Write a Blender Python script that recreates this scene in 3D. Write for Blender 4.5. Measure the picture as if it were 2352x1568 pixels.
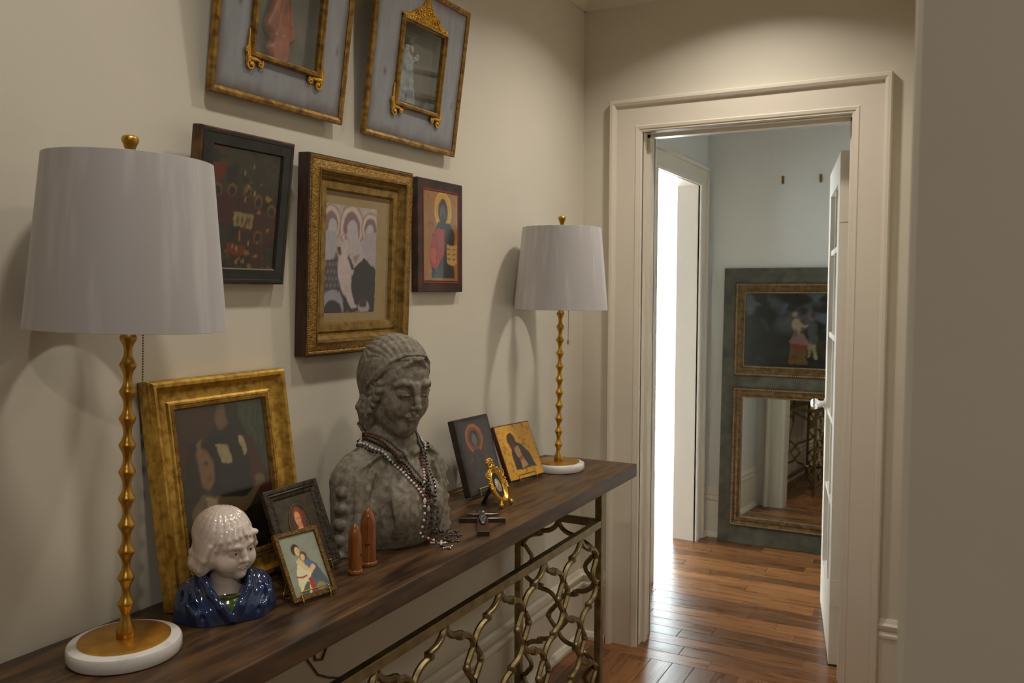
import bpy, bmesh, math, random
import numpy as np
from mathutils import Matrix, Vector
random.seed(7)
for o in list(bpy.data.objects):
    bpy.data.objects.remove(o, do_unlink=True)
SC = bpy.context.scene
COL = SC.collection
# ------------------------------------------------------------------ camera
cam_d = bpy.data.cameras.new('camera')
cam = bpy.data.objects.new('camera', cam_d)
COL.objects.link(cam)
R = Matrix(((0.8837742, -0.02998164, 0.4669521), (0.46790695, 0.0512958, -0.88228784), (0.00249975, 0.99823336, 0.05936252)))
cam.matrix_world = Matrix.Translation((1.348, 0, 1.40)) @ R.to_4x4()
cam_d.sensor_width = 36.0
cam_d.lens = 1978.0 / 2352.0 * 36.0
cam_d.clip_start = 0.02
cam_d.dof.use_dof = True
cam_d.dof.focus_distance = 1.95
cam_d.dof.aperture_fstop = 8.0
SC.camera = cam
# ------------------------------------------------------------------ view / world / lights
SC.view_settings.view_transform = 'Standard'
SC.view_settings.look = 'None'
SC.view_settings.gamma = 1.0
SC.view_settings.exposure = 0.0
SC.view_settings.use_curve_mapping = False
world = bpy.data.worlds.new('World')
SC.world = world
world.use_nodes = True
wb = world.node_tree.nodes['Background']
wb.inputs[0].default_value = (0.84, 0.94, 1.0, 1)
wb.inputs[1].default_value = 13.0
CEIL = 2.60
def ceiling_light(name, x, y, power, color, size=0.11, spread=112):
    ld = bpy.data.lights.new(name, 'AREA')
    ld.shape = 'DISK'; ld.spread = math.radians(spread); ld.size = size; ld.energy = power; ld.color = color
    lo = bpy.data.objects.new(name, ld)
    lo.location = (x, y, CEIL - 0.012)
    COL.objects.link(lo)
    return lo
WARM = (1.0, 0.93, 0.83)
ceiling_light('hall_downlight', 0.66, 0.82, 4.7, WARM, spread=138)
ceiling_light('hall_downlight', 0.68, 1.74, 3.3, WARM, spread=140)
ceiling_light('hall_downlight', 0.66, 2.66, 6.5, WARM, spread=131)
ceiling_light('room_fill_light', 2.0, -0.7, 13.0, WARM, spread=170)  # added fill light behind the camera, brightens the right wall and console front

# ------------------------------------------------------------------ helpers
def s2l(c):
    c = c / 255.0
    return c / 12.92 if c <= 0.04045 else ((c + 0.055) / 1.055) ** 2.4
def rgb(r, g, b, k=1.0):
    return (min(0.95, s2l(r) * k), min(0.95, s2l(g) * k), min(0.95, s2l(b) * k), 1)
def nd(nt, t, **kw):
    n = nt.nodes.new(t)
    for k, v in kw.items():
        setattr(n, k, v)
    return n
def mat(name, c1, c2=None, rough=0.5, metal=0.0, scale=20.0, stretch=(1, 1, 1), detail=6, bump=0.0, bump_scale=None,
        coat=0.0, lo=0.35, hi=0.65, rough2=None, spec=0.5, rand=0.0, coords='Object', sheen=0.0, trans=0.0, dist=0.0):
    m = bpy.data.materials.new(name); m.use_nodes = True
    nt = m.node_tree; p = nt.nodes['Principled BSDF']; L = nt.links.new
    p.inputs['Roughness'].default_value = rough
    p.inputs['Metallic'].default_value = metal
    p.inputs['Specular IOR Level'].default_value = spec
    p.inputs['Coat Weight'].default_value = coat
    p.inputs['Coat Roughness'].default_value = 0.08
    p.inputs['Sheen Weight'].default_value = sheen
    p.inputs['Base Color'].default_value = c1
    tc = nd(nt, 'ShaderNodeTexCoord'); mp = nd(nt, 'ShaderNodeMapping')
    mp.inputs['Scale'].default_value = stretch
    L(tc.outputs[coords], mp.inputs['Vector'])
    vec = mp.outputs['Vector']
    oi = None
    if rand or coords == 'Object':
        oi = nd(nt, 'ShaderNodeObjectInfo')
    if rand:
        ad = nd(nt, 'ShaderNodeVectorMath', operation='ADD'); ml = nd(nt, 'ShaderNodeMath', operation='MULTIPLY')
        ml.inputs[1].default_value = 37.0
        L(oi.outputs['Random'], ml.inputs[0]); L(vec, ad.inputs[0]); L(ml.outputs[0], ad.inputs[1]); vec = ad.outputs[0]
    no = nd(nt, 'ShaderNodeTexNoise'); no.inputs['Scale'].default_value = scale; no.inputs['Detail'].default_value = detail
    no.inputs['Distortion'].default_value = dist
    L(vec, no.inputs['Vector'])
    if c2 is not None:
        rp = nd(nt, 'ShaderNodeValToRGB')
        rp.color_ramp.elements[0].position = lo; rp.color_ramp.elements[1].position = hi
        rp.color_ramp.elements[0].color = c1; rp.color_ramp.elements[1].color = c2
        L(no.outputs['Fac'], rp.inputs['Fac'])
        out = rp.outputs['Color']
        if rand:
            hs = nd(nt, 'ShaderNodeHueSaturation')
            mr = nd(nt, 'ShaderNodeMapRange'); mr.inputs['To Min'].default_value = 1 - rand; mr.inputs['To Max'].default_value = 1 + rand
            L(oi.outputs['Random'], mr.inputs['Value']); L(mr.outputs[0], hs.inputs['Value']); L(out, hs.inputs['Color']); out = hs.outputs['Color']
        L(out, p.inputs['Base Color'])
    if rough2 is not None:
        mr = nd(nt, 'ShaderNodeMapRange'); mr.inputs['From Min'].default_value = 0.3; mr.inputs['From Max'].default_value = 0.7
        mr.inputs['To Min'].default_value = rough; mr.inputs['To Max'].default_value = rough2
        L(no.outputs['Fac'], mr.inputs['Value']); L(mr.outputs[0], p.inputs['Roughness'])
    if bump:
        src = no
        if bump_scale:
            src = nd(nt, 'ShaderNodeTexNoise'); src.inputs['Scale'].default_value = bump_scale; src.inputs['Detail'].default_value = 4
            L(vec, src.inputs['Vector'])
        b = nd(nt, 'ShaderNodeBump'); b.inputs['Strength'].default_value = bump; b.inputs['Distance'].default_value = 0.004
        L(src.outputs['Fac'], b.inputs['Height']); L(b.outputs['Normal'], p.inputs['Normal'])
    return m
def paint_mat(name, rough=0.45, coat=0.0, grain=0.12):
    m = bpy.data.materials.new(name); m.use_nodes = True
    nt = m.node_tree; p = nt.nodes['Principled BSDF']; L = nt.links.new
    at = nd(nt, 'ShaderNodeAttribute', attribute_name='Col')
    no = nd(nt, 'ShaderNodeTexNoise'); no.inputs['Scale'].default_value = 260; no.inputs['Detail'].default_value = 4
    tc = nd(nt, 'ShaderNodeTexCoord'); L(tc.outputs['Object'], no.inputs['Vector'])
    mr = nd(nt, 'ShaderNodeMapRange'); mr.inputs['To Min'].default_value = 1 - grain; mr.inputs['To Max'].default_value = 1 + grain
    L(no.outputs['Fac'], mr.inputs['Value'])
    hs = nd(nt, 'ShaderNodeHueSaturation'); L(at.outputs['Color'], hs.inputs['Color']); L(mr.outputs[0], hs.inputs['Value'])
    L(hs.outputs['Color'], p.inputs['Base Color'])
    p.inputs['Roughness'].default_value = rough; p.inputs['Coat Weight'].default_value = coat; p.inputs['Coat Roughness'].default_value = 0.05
    return m
def glass_mat(name, tint=(0.96, 0.98, 0.97, 1), f0=0.04):
    m = bpy.data.materials.new(name); m.use_nodes = True
    nt = m.node_tree; L = nt.links.new
    nt.nodes.remove(nt.nodes['Principled BSDF'])
    tr = nd(nt, 'ShaderNodeBsdfTransparent'); tr.inputs[0].default_value = tint
    gl = nd(nt, 'ShaderNodeBsdfGlossy'); gl.inputs['Roughness'].default_value = 0.02; gl.inputs['Color'].default_value = (1, 1, 1, 1)
    ge = nd(nt, 'ShaderNodeNewGeometry'); dt = nd(nt, 'ShaderNodeVectorMath', operation='DOT_PRODUCT')
    L(ge.outputs['Normal'], dt.inputs[0]); L(ge.outputs['Incoming'], dt.inputs[1])
    ab = nd(nt, 'ShaderNodeMath', operation='ABSOLUTE'); L(dt.outputs['Value'], ab.inputs[0])
    iv = nd(nt, 'ShaderNodeMath', operation='SUBTRACT'); iv.inputs[0].default_value = 1.0; L(ab.outputs[0], iv.inputs[1])
    pw = nd(nt, 'ShaderNodeMath', operation='POWER'); pw.inputs[1].default_value = 5.0; L(iv.outputs[0], pw.inputs[0])
    fr = nd(nt, 'ShaderNodeMath', operation='MULTIPLY_ADD'); fr.inputs[1].default_value = 1 - f0; fr.inputs[2].default_value = f0; L(pw.outputs[0], fr.inputs[0])
    mx = nd(nt, 'ShaderNodeMixShader')
    L(fr.outputs[0], mx.inputs[0]); L(tr.outputs[0], mx.inputs[1]); L(gl.outputs[0], mx.inputs[2])
    L(mx.outputs[0], nt.nodes['Material Output'].inputs[0])
    return m

class MB:
    def __init__(s):
        s.v = []; s.f = []
    def add(s, vs, fs, M=None):
        n = len(s.v)
        if M is not None:
            vs = [M @ Vector(v) for v in vs]
        s.v += [tuple(v) for v in vs]; s.f += [tuple(i + n for i in f) for f in fs]
        return s
    def box(s, a, b, M=None):
        x0, y0, z0 = a; x1, y1, z1 = b
        vs = [(x0, y0, z0), (x1, y0, z0), (x1, y1, z0), (x0, y1, z0), (x0, y0, z1), (x1, y0, z1), (x1, y1, z1), (x0, y1, z1)]
        return s.add(vs, [(0, 3, 2, 1), (4, 5, 6, 7), (0, 1, 5, 4), (1, 2, 6, 5), (2, 3, 7, 6), (3, 0, 4, 7)], M)
    def bbox(s, a, b, r, M=None):
        """box with chamfered edges"""
        bm = bmesh.new()
        bmesh.ops.create_cube(bm, size=1.0)
        for v in bm.verts:
            v.co = Vector([a[i] + (v.co[i] + 0.5) * (b[i] - a[i]) for i in range(3)])
        bmesh.ops.bevel(bm, geom=list(bm.edges), offset=r, segments=2, affect='EDGES', profile=0.5)
        bm.verts.index_update()
        s.add([v.co.copy() for v in bm.verts], [[v.index for v in f.verts] for f in bm.faces], M)
        bm.free(); return s
    def lathe(s, prof, n=32, M=None, cap=True, flute=None):
        vs = []; fs = []
        for r, z in prof:
            for i in range(n):
                a = 2 * math.pi * i / n
                q = r if flute is None else r * (1 + flute(a, z))
                vs.append((q * math.cos(a), q * math.sin(a), z))
        m = len(prof)
        for j in range(m - 1):
            for i in range(n):
                k = (i + 1) % n
                fs.append((j * n + i, j * n + k, (j + 1) * n + k, (j + 1) * n + i))
        if cap:
            fs.append(tuple(reversed(range(n)))); fs.append(tuple((m - 1) * n + i for i in range(n)))
        return s.add(vs, fs, M)
    def tube(s, pts, r, n=8, closed=False, M=None, flat=1.0, up=None):
        pts = [Vector(p) for p in pts]; m = len(pts); vs = []; fs = []
        rr = r if isinstance(r, (list, tuple)) else [r] * m
        prev = None
        for i, p in enumerate(pts):
            if closed:
                t = pts[(i + 1) % m] - pts[i - 1]
            else:
                t = pts[min(i + 1, m - 1)] - pts[max(i - 1, 0)]
            t.normalize()
            if up is not None:
                a = Vector(up)
            elif prev is None:
                a = Vector((0, 0, 1)) if abs(t.z) < 0.9 else Vector((1, 0, 0))
            else:
                a = prev
            a = (a - t * a.dot(t))
            if a.length < 1e-6:
                a = Vector((1, 0, 0)) - t * t.x
            a.normalize(); prev = a
            b = t.cross(a)
            for j in range(n):
                th = 2 * math.pi * (j + 0.5) / n
                vs.append(p + a * (rr[i] * math.cos(th) * flat) + b * (rr[i] * math.sin(th)))
        for i in range(m if closed else m - 1):
            for j in range(n):
                k = (j + 1) % n; i2 = (i + 1) % m
                fs.append((i * n + j, i * n + k, i2 * n + k, i2 * n + j))
        if not closed:
            fs.append(tuple(reversed(range(n)))); fs.append(tuple((m - 1) * n + j for j in range(n)))
        return s.add(vs, fs, M)
    def sphere(s, c, r, nu=12, nv=8, M=None):
        r3 = r if isinstance(r, (list, tuple)) else (r, r, r)
        vs = [(c[0], c[1], c[2] + r3[2])]; fs = []
        for j in range(1, nv):
            t = math.pi * j / nv
            for i in range(nu):
                a = 2 * math.pi * i / nu
                vs.append((c[0] + r3[0] * math.sin(t) * math.cos(a), c[1] + r3[1] * math.sin(t) * math.sin(a), c[2] + r3[2] * math.cos(t)))
        vs.append((c[0], c[1], c[2] - r3[2]))
        for i in range(nu):
            fs.append((0, 1 + i, 1 + (i + 1) % nu))
            fs.append((len(vs) - 1, 1 + (nv - 2) * nu + (i + 1) % nu, 1 + (nv - 2) * nu + i))
        for j in range(nv - 2):
            for i in range(nu):
                k = (i + 1) % nu
                fs.append((1 + j * nu + i, 1 + (j + 1) * nu + i, 1 + (j + 1) * nu + k, 1 + j * nu + k))
        return s.add(vs, fs, M)
    def ring(s, w, h, prof, x0=0, y0=0, M=None):
        """mitred rectangular frame; prof = [(inset, height)]"""
        vs = []; fs = []
        for d, z in prof:
            vs += [(x0 + d, y0 + d, z), (x0 + w - d, y0 + d, z), (x0 + w - d, y0 + h - d, z), (x0 + d, y0 + h - d, z)]
        for j in range(len(prof) - 1):
            for i in range(4):
                k = (i + 1) % 4
                fs.append((j * 4 + i, j * 4 + k, (j + 1) * 4 + k, (j + 1) * 4 + i))
        return s.add(vs, fs, M)
    def prism(s, poly, z0, z1, M=None):
        n = len(poly)
        vs = [(x, y, z0) for x, y in poly] + [(x, y, z1) for x, y in poly]
        fs = [tuple(reversed(range(n))), tuple(range(n, 2 * n))] + [(i, (i + 1) % n, n + (i + 1) % n, n + i) for i in range(n)]
        return s.add(vs, fs, M)
    def build(s, name, m, parent=None, smooth=None, label=None):
        me = bpy.data.meshes.new(name); me.from_pydata(s.v, [], s.f); me.update()
        me.materials.append(m)
        if smooth:
            me.polygons.foreach_set('use_smooth', [True] * len(me.polygons))
            if smooth < 180:
                me.set_sharp_from_angle(angle=math.radians(smooth))
        o = bpy.data.objects.new(name, me); COL.objects.link(o)
        if parent is not None:
            o.parent = parent
        if label:
            o['label'] = label
        return o
def tag(o, label=None, cat=None, group=None, kind=None):
    if label: o['label'] = label
    if cat: o['category'] = cat
    if group: o['group'] = group
    if kind: o['kind'] = kind
    return o
def empty(name, M, label=None, cat=None, group=None):
    o = bpy.data.objects.new(name, None); COL.objects.link(o)
    o.empty_display_size = 0.05
    o.matrix_world = M
    return tag(o, label, cat, group)
def T(x, y, z): return Matrix.Translation((x, y, z))
def RZ(a): return Matrix.Rotation(a, 4, 'Z')
def pose(bl, e, lean_deg, back=0.0):
    """u along e, v up leaning back by lean, w out; origin bottom-left shifted back by `back`"""
    e = Vector((e[0], e[1], 0)).normalized()
    n0 = Vector((e.y, -e.x, 0))
    a = math.radians(lean_deg)
    up = Vector((0, 0, 1)) * math.cos(a) - n0 * math.sin(a)
    n = e.cross(up)
    o = Vector(bl) - n * back
    return Matrix(((e.x, up.x, n.x, o.x), (e.y, up.y, n.y, o.y), (e.z, up.z, n.z, o.z), (0, 0, 0, 1)))

# ------------------------------------------------------------------ painted canvases (pigment per vertex)
def vnoise(U, V, f, seed=0):
    rng = np.random.default_rng(seed); g = rng.random((64, 64))
    x = U * f; y = V * f; xi = np.floor(x).astype(int); yi = np.floor(y).astype(int); fx = x - xi; fy = y - yi
    fx = fx * fx * (3 - 2 * fx); fy = fy * fy * (3 - 2 * fy)
    a = g[xi % 64, yi % 64]; b = g[(xi + 1) % 64, yi % 64]; c = g[xi % 64, (yi + 1) % 64]; d = g[(xi + 1) % 64, (yi + 1) % 64]
    return (a * (1 - fx) + b * fx) * (1 - fy) + (c * (1 - fx) + d * fx) * fy
class Paint:
    def __init__(s, w, h, nx, ny, k=2.2, wob=0.035):
        s.w, s.h, s.nx, s.ny, s.k = w, h, nx, ny, k
        u = np.linspace(0, 1, nx + 1); v = np.linspace(0, 1, ny + 1)
        s.U0, s.V0 = np.meshgrid(u, v)
        s.asp = h / w
        # hand-painted wobble of every outline
        wu = vnoise(s.U0, s.V0 * s.asp, 7, 91) * 0.6 + vnoise(s.U0, s.V0 * s.asp, 21, 92) * 0.4 - 0.5
        wv = vnoise(s.U0, s.V0 * s.asp, 7, 93) * 0.6 + vnoise(s.U0, s.V0 * s.asp, 21, 94) * 0.4 - 0.5
        s.U = s.U0 + wob * wu; s.V = s.V0 + wob * wv / s.asp
        s.C = np.zeros(s.U.shape + (3,))
        s.dx = 1.0 / nx
    def c(s, col):
        return np.array(rgb(*col, k=s.k)[:3])
    def fill(s, col):
        s.C[:] = s.c(col); return s
    def blend(s, m, col):
        s.C += (s.c(col) - s.C) * np.clip(m, 0, 1)[..., None]; return s
    def noise(s, amt, f, seed=0, fy=None):
        n = vnoise(s.U, s.V * (fy or s.asp), f, seed) * 0.65 + vnoise(s.U, s.V * (fy or s.asp), f * 2.3, seed + 1) * 0.35
        s.C *= (1 + amt * (n - 0.5) * 2)[..., None]; return s
    def blotch(s, col, f, thr, soft=0.08, seed=0, region=None):
        n = vnoise(s.U, s.V * s.asp, f, seed) * 0.6 + vnoise(s.U, s.V * s.asp, f * 2.1, seed + 3) * 0.4
        m = np.clip((n - thr) / soft, 0, 1)
        if region is not None:
            m = m * ((s.U > region[0]) & (s.U < region[2]) & (s.V > region[1]) & (s.V < region[3]))
        return s.blend(m, col)
    def ell(s, cx, cy, rx, ry, col, rot=0, soft=1.5, a=1.0, band=None):
        X = s.U - cx; Y = (s.V - cy) * s.asp; ry = ry * s.asp; t = math.radians(rot)
        x = X * math.cos(t) + Y * math.sin(t); y = -X * math.sin(t) + Y * math.cos(t)
        d = np.sqrt((x / rx) ** 2 + (y / ry) ** 2)
        e = soft * s.dx / min(rx, ry)
        if band:
            m = np.clip((band - abs(d - 1)) / e + 0.5, 0, 1)
        else:
            m = np.clip((1 - d) / e + 0.5, 0, 1)
        return s.blend(m * a, col)
    def poly(s, pts, col, a=1.0):
        X = s.U; Y = s.V; inside = np.zeros(X.shape, bool); n = len(pts)
        for i in range(n):
            x0, y0 = pts[i]; x1, y1 = pts[i - 1]
            c = ((y0 > Y) != (y1 > Y))
            with np.errstate(divide='ignore', invalid='ignore'):
                xi = (x1 - x0) * (Y - y0) / ((y1 - y0) if y1 != y0 else 1e-9) + x0
            inside ^= c & (X < xi)
        return s.blend(inside * a, col)
    def line(s, pts, wd, col, a=1.0):
        m = np.zeros(s.U.shape)
        for (x0, y0), (x1, y1) in zip(pts[:-1], pts[1:]):
            dx, dy = x1 - x0, (y1 - y0) * s.asp; L2 = dx * dx + dy * dy + 1e-12
            t = np.clip(((s.U - x0) * dx + (s.V - y0) * s.asp * dy) / L2, 0, 1)
            d = np.hypot(s.U - x0 - t * dx, (s.V - y0) * s.asp - t * dy)
            m = np.maximum(m, np.clip((wd - d) / s.dx + 0.5, 0, 1))
        return s.blend(m * a, col)
    def build(s, name, m, parent, x0, y0, z):
        nx, ny = s.nx, s.ny
        P = np.pad(s.C, ((1, 1), (1, 1), (0, 0)), mode='edge')
        s.C = (4 * P[1:-1, 1:-1] + P[:-2, 1:-1] + P[2:, 1:-1] + P[1:-1, :-2] + P[1:-1, 2:]) / 8
        V = np.stack([s.U0 * s.w + x0, s.V0 * s.h + y0, np.full(s.U.shape, z)], -1).reshape(-1, 3)
        idx = np.arange((nx + 1) * (ny + 1)).reshape(ny + 1, nx + 1)
        F = np.stack([idx[:-1, :-1], idx[:-1, 1:], idx[1:, 1:], idx[1:, :-1]], -1).reshape(-1, 4)
        me = bpy.data.meshes.new(name); me.from_pydata(V.tolist(), [], F.tolist()); me.update()
        at = me.color_attributes.new('Col', 'FLOAT_COLOR', 'POINT')
        at.data.foreach_set('color', np.concatenate([s.C.reshape(-1, 3), np.ones((V.shape[0], 1))], 1).astype(np.float32).ravel())
        me.materials.append(m)
        o = bpy.data.objects.new(name, me); COL.objects.link(o); o.parent = parent
        return o

# ------------------------------------------------------------------ sculpting: signed distance volume + surface nets
class Vol:
    def __init__(s, lo, hi, h):
        s.lo = np.array(lo, np.float32); s.h = h
        s.n = [int(math.ceil((hi[i] - lo[i]) / h)) + 1 for i in range(3)]
        s.ax = [s.lo[i] + h * np.arange(s.n[i], dtype=np.float32) for i in range(3)]
        s.D = np.full(s.n, 0.5, np.float32)
        s.M = np.eye(3); s.p = np.zeros(3)
    def frame(s, M=None, p=(0, 0, 0)):
        s.M = np.eye(3) if M is None else np.array(M); s.p = np.array(p, float); return s
    def _box(s, lo, hi):
        sl = []
        for i in range(3):
            a = int(max(0, math.floor((lo[i] - s.lo[i]) / s.h))); b = int(min(s.n[i], math.ceil((hi[i] - s.lo[i]) / s.h) + 1))
            if b <= a: return None
            sl.append(slice(a, b))
        return tuple(sl)
    def _pts(s, sl):
        return s.ax[0][sl[0]][:, None, None], s.ax[1][sl[1]][None, :, None], s.ax[2][sl[2]][None, None, :]
    def _put(s, sl, d, k, sub):
        a = s.D[sl]
        k = max(k, 1e-5)
        if sub:
            hh = np.clip(0.5 - 0.5 * (a + d) / k, 0, 1)
            s.D[sl] = a * (1 - hh) + (-d) * hh + k * hh * (1 - hh)
        else:
            hh = np.clip(0.5 + 0.5 * (a - d) / k, 0, 1)
            s.D[sl] = a * (1 - hh) + d * hh - k * hh * (1 - hh)
    def ell(s, c, r, k=0.005, rot=None, sub=False, clip=None):
        c = s.M @ np.array(c, float) + s.p
        r = np.array(r if isinstance(r, (tuple, list)) else (r, r, r), float)
        Q = s.M if rot is None else s.M @ np.array(rot)
        m = r.max() + k * 1.5 + 2 * s.h
        sl = s._box(c - m, c + m)
        if sl is None: return s
        x, y, z = s._pts(sl); x = x - c[0]; y = y - c[1]; z = z - c[2]
        q = [(Q[0, i] * x + Q[1, i] * y + Q[2, i] * z) for i in range(3)]
        k0 = np.sqrt(sum((q[i] / r[i]) ** 2 for i in range(3))); k1 = np.sqrt(sum((q[i] / r[i] ** 2) ** 2 for i in range(3))) + 1e-9
        d = (k0 * (k0 - 1) / k1).astype(np.float32)
        if clip is not None:
            cc = s.M.T @ (c - s.p)
            X = [q0 for q0 in [(s.M[0, i] * x + s.M[1, i] * y + s.M[2, i] * z) + cc[i] for i in range(3)]]
            d = np.maximum(d, clip(*X)).astype(np.float32)
        s._put(sl, d, k, sub); return s
    def cap(s, a, b, ra, rb=None, k=0.005, sub=False):
        rb = ra if rb is None else rb
        a = s.M @ np.array(a, float) + s.p; b = s.M @ np.array(b, float) + s.p
        m = max(ra, rb) + k * 1.5 + 2 * s.h
        sl = s._box(np.minimum(a, b) - m, np.maximum(a, b) + m)
        if sl is None: return s
        x, y, z = s._pts(sl); ba = b - a; L = float(ba @ ba) + 1e-12
        px, py, pz = x - a[0], y - a[1], z - a[2]
        t = np.clip((px * ba[0] + py * ba[1] + pz * ba[2]) / L, 0, 1)
        d = (np.sqrt((px - t * ba[0]) ** 2 + (py - t * ba[1]) ** 2 + (pz - t * ba[2]) ** 2) - (ra + (rb - ra) * t)).astype(np.float32)
        s._put(sl, d, k, sub); return s
    def chain(s, pts, ra, rb=None, k=0.004, sub=False):
        rb = ra if rb is None else rb; n = len(pts) - 1
        for i in range(n):
            s.cap(pts[i], pts[i + 1], ra + (rb - ra) * i / n, ra + (rb - ra) * (i + 1) / n, k, sub)
        return s
    def full(s):
        return s._pts((slice(None),) * 3)
    def cut(s, d):
        s.D = np.maximum(s.D, d).astype(np.float32); return s
    def sample(s, P):
        q = (np.array(P, float) - s.lo) / s.h; i = np.floor(q).astype(int); i = np.clip(i, 0, np.array(s.n) - 2); f = q - i; r = 0
        for dx in (0, 1):
            for dy in (0, 1):
                for dz in (0, 1):
                    w = (f[0] if dx else 1 - f[0]) * (f[1] if dy else 1 - f[1]) * (f[2] if dz else 1 - f[2])
                    r += w * s.D[i[0] + dx, i[1] + dy, i[2] + dz]
        return r
    def mesh(s):
        D = s.D.copy()
        for ax in range(3):
            D = np.moveaxis(D, ax, 0); D[0] = np.maximum(D[0], 1e-4); D[-1] = np.maximum(D[-1], 1e-4); D = np.moveaxis(D, 0, ax)
        S = D < 0
        nx, ny, nz = D.shape
        cs = np.zeros((nx - 1, ny - 1, nz - 1), np.int8)
        corners = [(i, j, k) for i in (0, 1) for j in (0, 1) for k in (0, 1)]
        for i, j, k in corners:
            cs += S[i:nx - 1 + i, j:ny - 1 + j, k:nz - 1 + k]
        I = np.argwhere((cs > 0) & (cs < 8))
        acc = np.zeros((len(I), 3)); cnt = np.zeros(len(I))
        edges = [(a, b) for a in range(8) for b in range(a + 1, 8) if sum(abs(np.array(corners[a]) - np.array(corners[b]))) == 1]
        vals = np.stack([D[I[:, 0] + i, I[:, 1] + j, I[:, 2] + k] for i, j, k in corners], 1)
        for a, b in edges:
            da, db = vals[:, a], vals[:, b]; m = (da < 0) != (db < 0)
            t = np.where(m, da / np.where(m, da - db, 1), 0)
            pa = np.array(corners[a]); pb = np.array(corners[b])
            acc += np.where(m[:, None], pa + t[:, None] * (pb - pa), 0); cnt += m
        Vt = (I + acc / cnt[:, None]) * s.h + s.lo
        idx = np.full((nx - 1, ny - 1, nz - 1), -1, np.int64); idx[I[:, 0], I[:, 1], I[:, 2]] = np.arange(len(I))
        faces = []
        for ax in range(3):
            o1, o2 = [(1, 2), (2, 0), (0, 1)][ax]
            sl0 = [slice(None)] * 3; sl1 = [slice(None)] * 3; sl0[ax] = slice(0, -1); sl1[ax] = slice(1, None)
            ch = S[tuple(sl0)] != S[tuple(sl1)]
            E_ = np.argwhere(ch); ok = (E_[:, o1] > 0) & (E_[:, o2] > 0) & (E_[:, o1] < D.shape[o1] - 1) & (E_[:, o2] < D.shape[o2] - 1)
            E_ = E_[ok]
            def cell(d1, d2):
                q = E_.copy(); q[:, o1] -= d1; q[:, o2] -= d2; return idx[q[:, 0], q[:, 1], q[:, 2]]
            q = np.stack([cell(1, 1), cell(0, 1), cell(0, 0), cell(1, 0)], 1)
            flip = ~S[tuple(E_.T)]
            q[flip] = q[flip][:, ::-1]
            faces.append(q)
        return Vt, np.concatenate(faces)
    def build(s, name, m, parent=None, label=None, scale=1.0):
        v, f = s.mesh()
        me = bpy.data.meshes.new(name); me.from_pydata((v * scale).tolist(), [], f.tolist()); me.update()
        me.polygons.foreach_set('use_smooth', [True] * len(me.polygons)); me.materials.append(m)
        o = bpy.data.objects.new(name, me); COL.objects.link(o)
        if parent is not None: o.parent = parent
        if label: o['label'] = label
        return o
def rot3(ax, deg):
    return np.array(Matrix.Rotation(math.radians(deg), 3, ax))

# ------------------------------------------------------------------ materials
M_WALL = mat('cream_wall_paint', (0.70, 0.65, 0.545, 1), (0.72, 0.668, 0.56, 1), rough=0.6, scale=6, bump=0.04, bump_scale=120)
M_TRIM = mat('white_trim_paint', (0.76, 0.69, 0.585, 1), (0.78, 0.71, 0.60, 1), rough=0.35, scale=4)
M_FARW = mat('pale_wall_paint', (0.70, 0.69, 0.64, 1), (0.72, 0.71, 0.66, 1), rough=0.6, scale=6)
M_CEIL = mat('ceiling_paint', (0.72, 0.66, 0.54, 1), (0.74, 0.68, 0.56, 1), rough=0.7, scale=5)
M_PLANK = mat('oak_floor_boards', (0.165, 0.063, 0.019, 1), (0.30, 0.128, 0.042, 1), rough=0.24, rough2=0.34, scale=4, stretch=(1.0, 10, 10), rand=0.40, detail=7, lo=0.3, hi=0.72, bump=0.03, dist=0.8)
M_SLAB = mat('oak_floor', (0.12, 0.05, 0.02, 1), (0.22, 0.1, 0.04, 1), rough=0.3, scale=9, stretch=(1, 12, 1))
M_TOP = mat('dark_walnut', (0.030, 0.016, 0.009, 1), (0.150, 0.078, 0.032, 1), rough=0.30, rough2=0.44, scale=5.0, stretch=(8, 1.15, 8), detail=11, lo=0.34, hi=0.72, bump=0.08, dist=0.5)
M_IRON = mat('antique_brass', (0.20, 0.155, 0.07, 1), (0.34, 0.27, 0.14, 1), rough=0.32, metal=0.9, scale=30, rough2=0.5)
M_GOLD = mat('satin_gold', (0.55, 0.30, 0.05, 1), (0.68, 0.39, 0.08, 1), rough=0.36, metal=0.95, scale=40)
M_MARB = mat('white_marble', (0.80, 0.78, 0.75, 1), (0.52, 0.50, 0.48, 1), rough=0.18, scale=9, lo=0.56, hi=0.78, dist=2.5)
M_SHADE = mat('silk_shade', (0.49, 0.465, 0.465, 1), (0.66, 0.635, 0.635, 1), rough=0.55, scale=7, stretch=(5, 5, 0.35), detail=7, lo=0.5, hi=0.8, sheen=0.3)
M_SHADE_IN = mat('shade_lining', (0.8, 0.78, 0.74, 1), rough=0.7)
M_STONE = mat('weathered_stone', (0.135, 0.117, 0.092, 1), (0.36, 0.32, 0.255, 1), rough=0.85, scale=75, detail=14, lo=0.28, hi=0.74, bump=0.35, bump_scale=420)
M_CERW = mat('white_glaze', (0.83, 0.72, 0.65, 1), (0.62, 0.48, 0.38, 1), rough=0.12, coat=0.7, scale=24, lo=0.52, hi=0.8)
M_CERB = mat('blue_glaze', (0.010, 0.022, 0.075, 1), (0.022, 0.05, 0.15, 1), rough=0.15, coat=0.8, scale=25)
M_CERG = mat('green_glaze', (0.035, 0.075, 0.008, 1), (0.09, 0.15, 0.02, 1), rough=0.15, coat=0.8, scale=60)
M_DARK = mat('dark_pigment', (0.02, 0.014, 0.01, 1), rough=0.2, coat=0.5)
M_GILT = mat('gilded_wood', (0.34, 0.175, 0.026, 1), (0.68, 0.42, 0.085, 1), rough=0.36, metal=0.7, scale=60, lo=0.3, hi=0.58, bump=0.10)
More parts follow.
